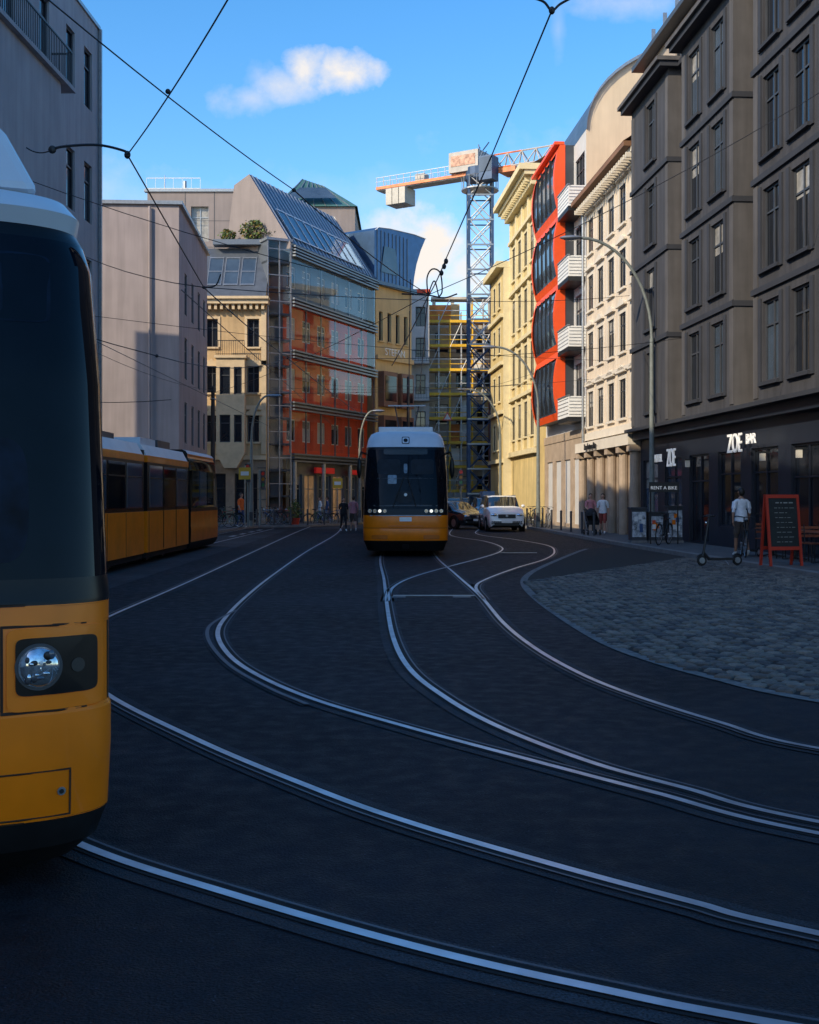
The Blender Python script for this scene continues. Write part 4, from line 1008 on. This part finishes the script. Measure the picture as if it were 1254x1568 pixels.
def table(loc):
    e=empty('cafe_table',loc,.1); mb=MB(); mb.box(-.35,.35,-.35,.35,.72,.75,wood); mb.cyl((0,0,.03),(0,0,.72),.03,blackm,10)
    for a in range(4): t=a*math.pi/2+.78; mb.cyl((0,0,.08),(.3*math.cos(t),.3*math.sin(t),.02),.018,blackm,6)
    mb.cyl((.1,.1,.75),(.1,.1,.87),.03,lens,8); mb.obj('top_and_leg',e,bevel=.005)
def chair(loc,rz):
    e=empty('cafe_chair',loc,rz); mb=MB(); mb.box(-.21,.21,-.21,.21,.44,.47,wood)
    for x in (-.19,.19):
        mb.cyl((x,-.19,0),(x,-.19,.44),.015,blackm,6); mb.cyl((x,.2,0),(x,.19,.47),.015,blackm,6); mb.cyl((x,.19,.47),(x,.25,.9),.015,blackm,6)
    for z in (.6,.7,.8): mb.box(-.19,.19,.21+(z-.6)*.12,.225+(z-.6)*.12,z,z+.06,wood)
    mb.obj('seat_back_legs',e,bevel=.004)
for Y,off_ in ((31.2,.85),(29.6,.9),(27.8,.9)):
    q=onF(Y,off_,.12); table(q); chair((q[0],Y+.65,.12),0.1); chair((q[0],Y-.65,.12),3.2)
e=empty('rent_a_bike_sign',BP(1017,833)); mb=MB(); mb.box(-.5,.5,-.03,.03,1.72,2.05,blackm); mb.cyl((-.45,0,0),(-.45,0,1.72),.025,blackm,8); mb.cyl((.45,0,0),(.45,0,1.72),.025,blackm,8); mb.obj('board_and_posts',e)
text('RENT A BIKE',(-.46,-.04,1.81),.155,(1,0,0),e,lampw,'lettering',.003)
poster=mat('sticker_covered_poster',(.42,.45,.48),.6,var=.9,scale=7)
for u,h_ in ((976,1.15),(1031,1.2),(1003,1.0)):
    q=BP(u,831); e=empty('utility_cabinet',q,.1); mb=MB(); mb.box(-.26,.26,-.2,.2,.08,h_,darkg); mb.box(-.24,.24,-.22,-.203,.2,h_-.1,poster); mb.box(-.29,.29,-.23,.23,h_+.001,h_+.06,darkg); mb.box(-.29,.29,-.23,.23,0,.079,kerbm)
    for i in range(5): a=random.uniform(-.2,.1); z=random.uniform(.25,h_-.35); mb.box(a,a+.12,-.226-.001*i,-.2205-.001*i,z,z+.16,random.choice([white,redp,torange,M['bike_blue']]))
    mb.obj('cabinet_body',e,bevel=.01)
def lamp(x,y,z0=.12,arm=2.6,hh=11.0,dirx=-1,name='street_lamp'):
    e=empty(name,(x,y,z0)); mb=MB()
    mb.cyl((0,0,0),(0,0,1.3),.12,polegrn,12,r2=.11); mb.cyl((0,0,1.3),(0,0,hh*.66),.10,polegrn,12,r2=.075)
    P=[]
    for i in range(13):
        t=i/12*math.pi/2; P.append((dirx*arm*(1-math.cos(t)),0,hh*.66+(hh*.33)*math.sin(t)))
    mb.tube(P,.055,polegrn,8); x1=P[-1][0]
    mb.ell((x1+dirx*.3,0,hh*.99+.0),.42,.15,.09,steel,14,8); mb.ell((x1+dirx*.32,0,hh*.99-.05),.28,.11,.06,lens,12,6)
    mb.box(-.09,.09,-.125,-.1,.3,.75,darkg); mb.obj('pole_arm_head',e,smooth=True)
lamp((998-627)/F*43,43); lamp((824-627)/F*61,61,.12,2.2,9.3); lamp((766-627)/F*76,76,.0,2.1,8.6)
lamp(-8.4,63.5,.12,.9,7.0,1); lamp(-3.0,72,.12,.8,6.8,1)
def tcat(x,y,h_,m=blackm,r=.12):
    e=empty('catenary_pole',(x,y,.0)); mb=MB(); mb.cyl((0,0,0),(0,0,.4),r*1.5,m,12); mb.cyl((0,0,.4),(0,0,h_),r,m,12,r2=r*.75); mb.ell((0,0,h_),r*.8,r*.8,r,m,10,6)
    mb.torus((0,0,h_-.5),r,.03,steel,'z',12,5); mb.obj('shaft',e)
tcat(-9.3,56.5,6.8,mat('weathered_pole',(.05,.035,.03),.8,var=.3)); tcat((625-627)/F*79,79,9.5)
def tlight(x,y,h_=3.3,rz=0):
    e=empty('traffic_light',(x,y,.12),rz); mb=MB(); mb.cyl((0,0,0),(0,0,h_),.06,polegrn,10)
    mb.box(-.14,.14,-.3,-.08,h_-1.0,h_-.05,darkg)
    for i,c in enumerate((redl,mat('amber_lens',(.3,.13,.01),.3,var=0),mat('green_lens',(.01,.15,.06),.3,var=0))):
        z=h_-.2-i*.3; mb.cyl((0,-.3,z),(0,-.315,z),.1,c,14); mb.tube([(.12*math.cos(t),-.38,z+.12*math.sin(t)) for t in [math.pi*i_/6 for i_ in range(7)]],.012,blackm,4)
    mb.obj('pole_and_heads',e)
tlight(-8.3,61.5); tlight(-8.0,64,3.0,.6); tlight(3.0,70,3.2)
def sign(u,v,Y,kind,pz=0.12):
    x=(u-627)/F*Y; z=H-(v-760)/F*Y; e=empty('traffic_sign',(x,Y,pz)); mb=MB(); mb.cyl((0,0,0),(0,0,z-pz+.4),.035,steel,8)
    c=z-pz
    if kind=='tri': mb.add([(-.4,-.05,c-.3),(.4,-.05,c-.3),(0,-.05,c+.4)],[(0,1,2)],redl); mb.add([(-.25,-.056,c-.21),(.25,-.056,c-.21),(0,-.056,c+.22)],[(0,1,2)],white)
    else: mb.box(-.3,.3,-.06,-.04,c-.3,c+.3,mat('sign_yellow',(.6,.35,.02),.5,var=0)); mb.box(-.2,.2,-.066,-.061,c-.1,c+.1,white)
    mb.obj('post_and_plate',e)
sign(685,638,92,'tri'); sign(375,725,60,'sq'); sign(517,740,72,'sq')
bl=empty('bollards'); mb=MB()
for i in range(9):
    Y=48+i*2.6; x=kerbX(Y)+.55; mb.cyl((x,Y,.12),(x,Y,1.0),.05,darkg,10); mb.ell((x,Y,1.0),.06,.06,.05,darkg,10,5)
for i in range(7):
    x=-8.3+i*.9; Y=64.9+i*.25; mb.cyl((x,Y,.12),(x,Y,1.0),.05,darkg,10)
mb.obj('bollard_posts',bl)
e=empty('construction_fence'); mb=MB()
for i in range(9):
    x=1.0+i*1.0; y=94-.1*i; mb.box(x-.45,x+.45,y,y+.04,.5,.75,redl if i%2 else white); mb.box(x-.45,x+.45,y,y+.04,.8,1.05,white if i%2 else redl); mb.box(x-.46,x-.42,y-.03,y,0,2.0,steel)
    mb.box(x-.45,x+.45,y+.05,y+.06,1.1,2.0,louv)
mb.obj('fence_panels',e)
leaves('potted_plant',(-6.4,66.8,.9),(.4,.4,.6),300,lf,sz=.07); mb=MB(); mb.cyl((-6.4,66.8,.12),(-6.4,66.8,.5),.22,redw,12,r2=.28); mb.obj('plant_pot')
# ---------------------------------------------------------------- wires
wm=mat('overhead_wire',(.01,.01,.012),.5,var=0)
wz=empty('overhead_wires'); wmB=MB()
def wire(a,b,sag=.05,r=.011,n=8):
    a=Vector(a); b=Vector(b); P=[]
    for i in range(n+1):
        t=i/n; p=a.lerp(b,t); p.z-=sag*4*t*(1-t); P.append(p)
    wmB.tube(P,r,wm,5)
def w2(p,q,**k): wire(Wp(*p),Wp(*q),**k)
node=Wp(195,237,14.4)
w2((352,-6,9.9),(195,237,14.4),r=.008); w2((60,-12,9.8),(450,291,17.),r=.0075); w2((450,291,17),(655,450,27),sag=.1,r=.010)
w2((195,237,14.4),(312,440,21.5),r=.010,sag=.0); w2((312,440,21.5),(440,548,33),r=.012); w2((440,548,33),(560,640,52),r=.014)
w2((845,16,10.2),(752,240,15),r=.008,sag=0); w2((752,240,15),(683,396,24),r=.011,sag=0)
w2((683,396,24),(655,455,27),r=.013); w2((655,455,27),(600,560,40),r=.015); w2((655,455,27),(642,600,50),r=.016)
for p,q in (((-10.6,27,9.6),(Wp(655,452,27))),(Wp(655,452,27),(FX(27,.6),27,11.3)),
            ((-10.5,20,6.6),Wp(240,545,21)),(Wp(240,545,21),Wp(440,548,33)),(Wp(440,548,33),(FX(40,.6),40,7.0)),
            ((-10.45,34,9.2),Wp(312,440,22)),(Wp(312,440,22),(FX(47,.6),47,9.6)),((-10.4,39,7.6),(FX(52),52,7.6)),
            ((-9.3,56.5,6.6),(FX(56),56,7.2)),((-8,69,8),(FX(70,.6),70,8.3)),((-10.5,25,4.2),Wp(262,612,30)),((-10.2,36,6.4),(-9.3,56.5,6.7)),
            (Wp(655,452,27),(-9.3,56.5,6.6)),((-.4,79,9),(FX(72),72,8.6)),((-.4,79,9),(-6.9,69,8.5)),((-2.4,80,7.4),(6.6,63,8.2))):
    wire(p,q,sag=.25,r=.009)
for x,zc in ((-4.2,5.5),(-7.7,5.5)):
    wire((x,22,zc),(x+.1,70,zc),sag=.0,r=.010)
wire((0,27,5.5),(-.1,90,5.5),sag=0,r=.012); wire((.02,27,6.6),(-.1,90,6.3),sag=.2,r=.012); wire((3.0,45,5.5),(1.2,27,5.5),sag=0,r=.01)
for y in range(30,88,7): wire((0,y,5.5),(0,y,6.35),sag=0,r=.008)
def arm(pts,r=.03): wmB.tube(catmull(pts,6),r,wm,6)
arm([Wp(78,229,14.2),Wp(100,224,14.2),Wp(150,222,14.3),Wp(190,231,14.4),node],.016); wmB.ell(tuple(node),.04,.04,.05,wm,8,6); wmB.ell(tuple(Wp(80,229,14.2)),.05,.03,.05,wm,8,6)
w2((40,226,14.1),(80,229,14.2),r=.008)
arm([Wp(815,-4,10.2),Wp(833,3,10.2),Wp(845,16,10.2),Wp(858,6,10.2),Wp(880,-6,10.2)],.011); wmB.ell(tuple(Wp(845,16,10.2)),.028,.028,.035,wm,8,6)
arm([Wp(655,452,27),Wp(654,425,27),Wp(662,412,27),Wp(674,418,27),Wp(677,445,27),Wp(672,455,27)],.018); arm([Wp(655,452,27),Wp(665,430,27),Wp(672,455,27)],.016); arm([Wp(615,450,27),Wp(655,452,27),Wp(680,456,27),Wp(700,450,27)],.018)
for p in ((683,400,24),(680,408,24.3),(676,418,24.6)): wmB.ell(tuple(Wp(*p)),.045,.045,.06,wm,8,6)
for p in ((440,548,33),(312,440,21.5),(240,545,21),(450,291,17),(257,140,13.2)): wmB.ell(tuple(Wp(*p)),.03,.03,.03,wm,8,6)
arm([Wp(312,440,21.6),Wp(330,437,21.6),Wp(338,420,21.6)],.014)
wmB.obj('wires_and_arms',wz)
# ---------------------------------------------------------------- PEOPLE
skinL=mat('skin_light',(.48,.27,.19),.5,var=.06); skinD=mat('skin_tan',(.30,.16,.10),.5,var=.06); eyew=mat('eye_white',(.7,.7,.7),.3,var=0)
def cloth(n,c):
    return mat('cloth_'+n,c,.9,var=.15,scale=12,bump=.2,bscale=60)
def person(name,loc,rz,ht,shirt,pants,skin,hair,stride=.2,arms=.15,shorts=True,shoe=None,longhair=False,hold=False):
    e=empty(name,loc,rz); k=ht/1.78; e.scale=(k,k,k); shoe=shoe or white
    s=stride
    V={}
    def a(n,p,r,m=None): V[n]=(Vector(p),r,len(V))
    a('pel',(0,0,.97),(.145,.10)); a('sp',(0,-.01,1.12),(.125,.095)); a('ch',(0,-.01,1.32),(.15,.105)); a('ub',(0,0,1.44),(.10,.08)); a('nk',(0,-.005,1.52),(.055,.055)); a('hb',(0,-.015,1.58),(.05,.05))
    for sg,n,st_,ar in ((1,'l',s,-arms),(-1,'r',-s,arms)):
        a('hip'+n,(sg*.085,0,.90),(.092,.095)); a('kn'+n,(sg*.095,-st_*.55-.03,.50),(.06,.062)); a('an'+n,(sg*.095,-st_+(.10 if st_<0 else 0),.10+(.04 if st_<-.1 else 0)),(.038,.042)); a('he'+n,(sg*.095,-st_-.06+(.10 if st_<0 else 0),.045),(.04,.035)); a('to'+n,(sg*.10,-st_-.18+(.10 if st_<0 else 0),.035),(.035,.028))
        a('sh'+n,(sg*.17,0,1.43),(.062,.062)); 
        if hold: a('el'+n,(sg*.23,-.06,1.17),(.043,.043)); a('wr'+n,(sg*.16,-.33,1.06),(.027,.027)); a('pm'+n,(sg*.15,-.40,1.06),(.034,.022))
        else: a('el'+n,(sg*.235,.02+ar*-.3,1.16),(.043,.043)); a('wr'+n,(sg*.25,-.04-ar*1.0,.92),(.027,.027)); a('pm'+n,(sg*.25,-.05-ar*1.15,.85),(.022,.036))
    E=[('pel','sp'),('sp','ch'),('ch','ub'),('ub','nk'),('nk','hb')]; tags=[shirt,shirt,shirt,skin,skin]
    for n in 'lr':
        E+=[('pel','hip'+n),('hip'+n,'kn'+n),('kn'+n,'an'+n),('an'+n,'he'+n),('he'+n,'to'+n),('ub','sh'+n),('sh'+n,'el'+n),('el'+n,'wr'+n),('wr'+n,'pm'+n)]
        tags+=[pants,pants,(skin if shorts else pants),shoe,shoe,shirt,shirt,skin,skin]
    me=bpy.data.meshes.new('body'); me.from_pydata([v[0] for v in V.values()],[(V[p][2],V[q][2]) for p,q in E],[]); me.update()
    o=bpy.data.objects.new('body_tmp',me); scn.collection.objects.link(o)
    md=o.modifiers.new('skin','SKIN'); md.use_smooth_shade=True
    sv=me.skin_vertices[0].data if me.skin_vertices else None
    if sv:
        for i,v in enumerate(V.values()): sv[i].radius=v[1]
        sv[0].use_root=True
    su=o.modifiers.new('sub','SUBSURF'); su.levels=2; su.render_levels=2
    dg=bpy.context.evaluated_depsgraph_get(); dg.update()
    nm=bpy.data.meshes.new_from_object(o.evaluated_get(dg)); bpy.data.objects.remove(o)
    nm.materials.clear(); ms=[]
    for m in tags:
        if m not in ms: ms.append(m)
    for m in ms: nm.materials.append(m)
    segs=[(V[p][0],V[q][0],t,V[q][1][0]) for (p,q),t in zip(E,tags)]
    for pl in nm.polygons:
        c=pl.center; best=1e9; bt=None
        for A,Bv,t,r in segs:
            d_=Bv-A; u_=max(0,min(1,(c-A).dot(d_)/d_.length_squared)); dd=(c-(A+d_*u_)).length-r*.5
            if dd<best: best=dd; bt=t
        if c.z>1.49 and abs(c.x)<.09: bt=skin
        if shorts and c.z<.98 and c.z>.52 and bt is skin and (abs(c.x)<.16): bt=pants if c.z>.55 else skin
        pl.material_index=ms.index(bt); pl.use_smooth=True
    ob=bpy.data.objects.new('body',nm); scn.collection.objects.link(ob); ob.parent=e
    mb=MB()
    def shell(c0_,c1_,r0,r1,m,n=16):
        vs=[]
        for (c,r) in ((c0_,r0),(c1_,r1)):
            for i in range(n): t=2*math.pi*i/n; vs.append((c[0]+r[0]*math.cos(t),c[1]+r[1]*math.sin(t),c[2]))
        mb.add(vs,[(i,(i+1)%n,n+(i+1)%n,n+i) for i in range(n)],m)
    shell((0,-.01,1.2),(0,0,.90),(.15,.115),(.185,.135),shirt)
    for sg,n in ((1,'l'),(-1,'r')):
        hp,kn=V['hip'+n][0],V['kn'+n][0]
        if shorts: shell(hp+Vector((0,0,.02)),hp.lerp(kn,.85),(.10,.11),(.088,.092),pants)
        sh,el=V['sh'+n][0],V['el'+n][0]
        shell(sh+Vector((0,0,.0)),sh.lerp(el,.7),(.066,.066),(.066,.066),shirt)
    mb.obj('clothing',e,smooth=True,angle=60)
    h=MB(); h.ell((0,-.02,1.67),.074,.092,.112,skin,16,12); h.ell((0,-.045,1.61),.055,.062,.055,skin,12,8)
    h.cyl((0,-.105,1.675),(0,-.128,1.645),.010,skin,6,r2=.016)
    for sg in (-1,1):
        h.ell((sg*.028,-.104,1.685),.012,.007,.008,eyew,8,6); h.ell((sg*.028,-.110,1.685),.006,.004,.006,blackm,6,4); h.ell((sg*.076,-.01,1.665),.012,.022,.03,skin,8,6); h.box(sg*.028-.015,sg*.028+.015,-.113,-.104,1.703,1.709,hair)
    h.box(-.024,.024,-.109,-.098,1.612,1.620,mat('lips',(.35,.12,.10),.5,var=0))
    h.ell((0,-.003,1.695),.082,.098,.105,hair,16,8,zmin=.0,zmax=1.); h.ell((0,.03,1.67),.08,.075,.10,hair,14,10)
    if longhair: h.ell((0,.06,1.57),.075,.045,.14,hair,12,8)
    for sg,n in ((1,'l'),(-1,'r')):
        pm,wr=V['pm'+n][0],V['wr'+n][0]; dr1=(pm-wr).normalized(); side=Vector((0,-1,0)) if not hold else Vector((-sg,0,0)); inn=Vector((-sg,0,0)) if not hold else Vector((0,0,-1))
        for i,l in enumerate((.065,.078,.082,.074,.058)):
            if i==0: b0=pm+side*.03-dr1*.03; d1=(side*.7+dr1*.7).normalized()
            else: b0=pm+side*(.030-.018*(i-1)); d1=dr1
            m1=b0+d1*l*.55+inn*.006; m2=m1+(d1*.8+inn*.55).normalized()*l*.5
            h.cyl(b0,m1,.009,skin,6,r2=.008); h.ell(tuple(m1),.0085,.0085,.0085,skin,6,4); h.cyl(m1,m2,.008,skin,6,r2=.006)
    h.obj('head_and_hands',e,smooth=True,angle=70)
    return e
hb=mat('hair_brown',(.05,.03,.018),.7,var=.2,scale=30); hd_=mat('hair_dark',(.012,.01,.008),.6,var=.2)
wt=cloth('white',(.70,.74,.78)); dk=cloth('dark_shorts',(.09,.07,.06)); bkc=cloth('black',(.015,.015,.018)); pk=cloth('pink',(.50,.20,.22)); bei=cloth('beige',(.35,.27,.2)); ora=cloth('orange_vest',(.80,.14,.02)); blc=cloth('blue',(.06,.10,.22))
p=BP(1135,851); person('man',(p[0],p[1],.12),math.radians(185),1.8,wt,dk,skinD,hd_,.16,.12)
p=BP(923,817); person('woman',(p[0],p[1],.12),math.radians(-15),1.7,wt,cloth('red_shorts',(.3,.06,.05)),skinL,hb,.14,.1,longhair=True)
p=BP(908,818); person('woman',(p[0],p[1]+.7,.12),math.radians(5),1.7,pk,bkc,skinL,hb,.1,.1,hold=True,shorts=False,longhair=True)
p2=BP(905,819); e=empty('baby_stroller',(p2[0],p2[1]-.2,.12),.1); mb=MB()
for x in (-.25,.25):
    for y in (-.35,.3): mb.torus((x,y,.12),.1,.022,rubber,'x',16,6)
    mb.tube([(x,-.35,.12),(x,.1,.6),(x,.45,1.02)],.014,steel); mb.tube([(x,.3,.12),(x,-.1,.55)],.014,steel)
mb.cyl((-.25,.45,1.02),(.25,.45,1.02),.018,blackm,8); mb.add([(-.22,-.3,.42),(.22,-.3,.42),(.22,.15,.45),(-.22,.15,.45),(-.22,.3,.95),(.22,.3,.95),(-.24,-.36,.6),(.24,-.36,.6)],[(0,1,2,3),(3,2,5,4),(0,1,7,6),(0,3,4,6),(1,2,5,7)],bkc)
mb.ell((0,.1,.78),.25,.32,.32,bkc,14,8,zmin=0.,zmax=1.); mb.obj('frame_seat_hood',e)
person('man',((541-627)/F*58.5,58.5,.0),math.radians(190),1.72,pk,dk,skinL,hb,.18,.12)
person('woman',((526-627)/F*58.2,58.2,.0),math.radians(15),1.65,bkc,bkc,skinL,hb,.2,.12,longhair=True,shorts=False)
person('construction_worker',((369-627)/F*61,61,.12),math.radians(60),1.75,ora,blc,skinL,hb,.1,.1,shorts=False)
for i,(u,Y,s_) in enumerate(((490,71,wt),(501,72,blc))):
    person('pedestrian',((u-627)/F*Y,Y,.0),random.uniform(0,6),1.7,s_,blc,skinL,hb,.18,.12,shorts=False)
# ---------------------------------------------------------------- world, sun, camera
w=bpy.data.worlds.new('World'); scn.world=w; w.use_nodes=True; nt=w.node_tree; N=nt.nodes; Lk=nt.links
for n in list(N): N.remove(n)
out=N.new('ShaderNodeOutputWorld'); bg=N.new('ShaderNodeBackground'); bg2=N.new('ShaderNodeBackground'); mx=N.new('ShaderNodeMixShader')
sky=N.new('ShaderNodeTexSky'); sky.sky_type='NISHITA'; sky.sun_disc=False
sunaz=math.radians(229); el=math.radians(31)
sky.sun_elevation=el; sky.sun_rotation=sunaz; sky.air_density=1.0; sky.dust_density=.7; sky.ozone_density=2.0
hs=N.new('ShaderNodeHueSaturation'); hs.inputs['Saturation'].default_value=1.36; hs.inputs['Value'].default_value=1.75; Lk.new(sky.outputs[0],hs.inputs['Color']); Lk.new(hs.outputs[0],bg.inputs[0]); bg.inputs[1].default_value=.15
bg2.inputs[0].default_value=(1,.93,.86,1); bg2.inputs[1].default_value=1.0
tc=N.new('ShaderNodeTexCoord'); sp=N.new('ShaderNodeSeparateXYZ'); Lk.new(tc.outputs['Generated'],sp.inputs[0])
def mth(op,a,b=None,c=None,clamp=False):
    q=N.new('ShaderNodeMath'); q.operation=op; q.use_clamp=clamp
    for i,x in enumerate((a,b,c)):
        if x is None: continue
        if isinstance(x,(int,float)): q.inputs[i].default_value=x
        else: Lk.new(x,q.inputs[i])
    return q.outputs[0]
yy=mth('MAXIMUM',sp.outputs[1],.05); px=mth('DIVIDE',sp.outputs[0],yy); pz=mth('DIVIDE',sp.outputs[2],yy)
cv=N.new('ShaderNodeCombineXYZ'); Lk.new(px,cv.inputs[0]); Lk.new(pz,cv.inputs[1])
nz1=N.new('ShaderNodeTexNoise'); nz1.inputs['Scale'].default_value=26; nz1.inputs['Detail'].default_value=6; nz1.inputs['Roughness'].default_value=.6; Lk.new(cv.outputs[0],nz1.inputs['Vector'])
nf=mth('SUBTRACT',nz1.outputs['Fac'],.5)
masks=[]
def blob(u,v,ru,rv,dens=1.,nse=1.8,soft=1.6):
    cu,cz=(u-627)/F,(760-v)/F
    a=mth('DIVIDE',mth('SUBTRACT',px,cu),ru/F); b_=mth('DIVIDE',mth('SUBTRACT',pz,cz),rv/F)
    r=mth('SQRT',mth('ADD',mth('MULTIPLY',a,a),mth('MULTIPLY',b_,b_)))
    q=mth('SUBTRACT',1.,r); q=mth('MULTIPLY_ADD',nf,nse,q)
    masks.append(mth('MULTIPLY',mth('MULTIPLY',q,soft,clamp=True),dens,clamp=True))
blob(525,112,66,36,1.,1.9,1.2); blob(468,105,42,40,.9,1.9,1.2); blob(430,132,70,36,.65,2.0,1.0); blob(385,150,60,30,.45,2.2,.9); blob(395,115,34,36,.35,2.2,.8)
blob(640,390,95,85,1.,1.6,1.5); blob(600,355,60,48,.85,1.8,1.3); blob(710,420,80,55,.85,2,1.2); blob(960,5,110,30,.45,2,.7); blob(855,45,14,55,.25,1.5,.8); blob(580,310,300,60,.3,2.2,.5)
blob(80,330,320,100,.4,2,.7); blob(900,330,300,140,.35,2,.7)
mm=masks[0]
for q in masks[1:]: mm=mth('MAXIMUM',mm,q)
mm=mth('MULTIPLY',mm,mth('GREATER_THAN',sp.outputs[1],.06))
Lk.new(mm,mx.inputs[0]); Lk.new(bg.outputs[0],mx.inputs[1]); Lk.new(bg2.outputs[0],mx.inputs[2]); Lk.new(mx.outputs[0],out.inputs[0])
sd=bpy.data.lights.new('sun','SUN'); sd.energy=5.0; sd.angle=math.radians(.5); sd.color=(1,.84,.60); so=bpy.data.objects.new('sun',sd); scn.collection.objects.link(so)
dirv=Vector((math.sin(sunaz)*math.cos(el),math.cos(sunaz)*math.cos(el),math.sin(el)))
so.rotation_euler=dirv.to_track_quat('Z','Y').to_euler(); so.location=(-30,-30,60)
cd=bpy.data.cameras.new('camera'); co=bpy.data.objects.new('camera',cd); scn.collection.objects.link(co); scn.camera=co
cd.sensor_fit='HORIZONTAL'; cd.sensor_width=24; cd.lens=35; cd.shift_y=-24/1254; cd.clip_end=2000; cd.clip_start=.05
co.location=(0,0,H); co.rotation_euler=(math.radians(90),0,0)
scn.view_settings.view_transform='Standard'; scn.view_settings.look='None'; scn.view_settings.exposure=0
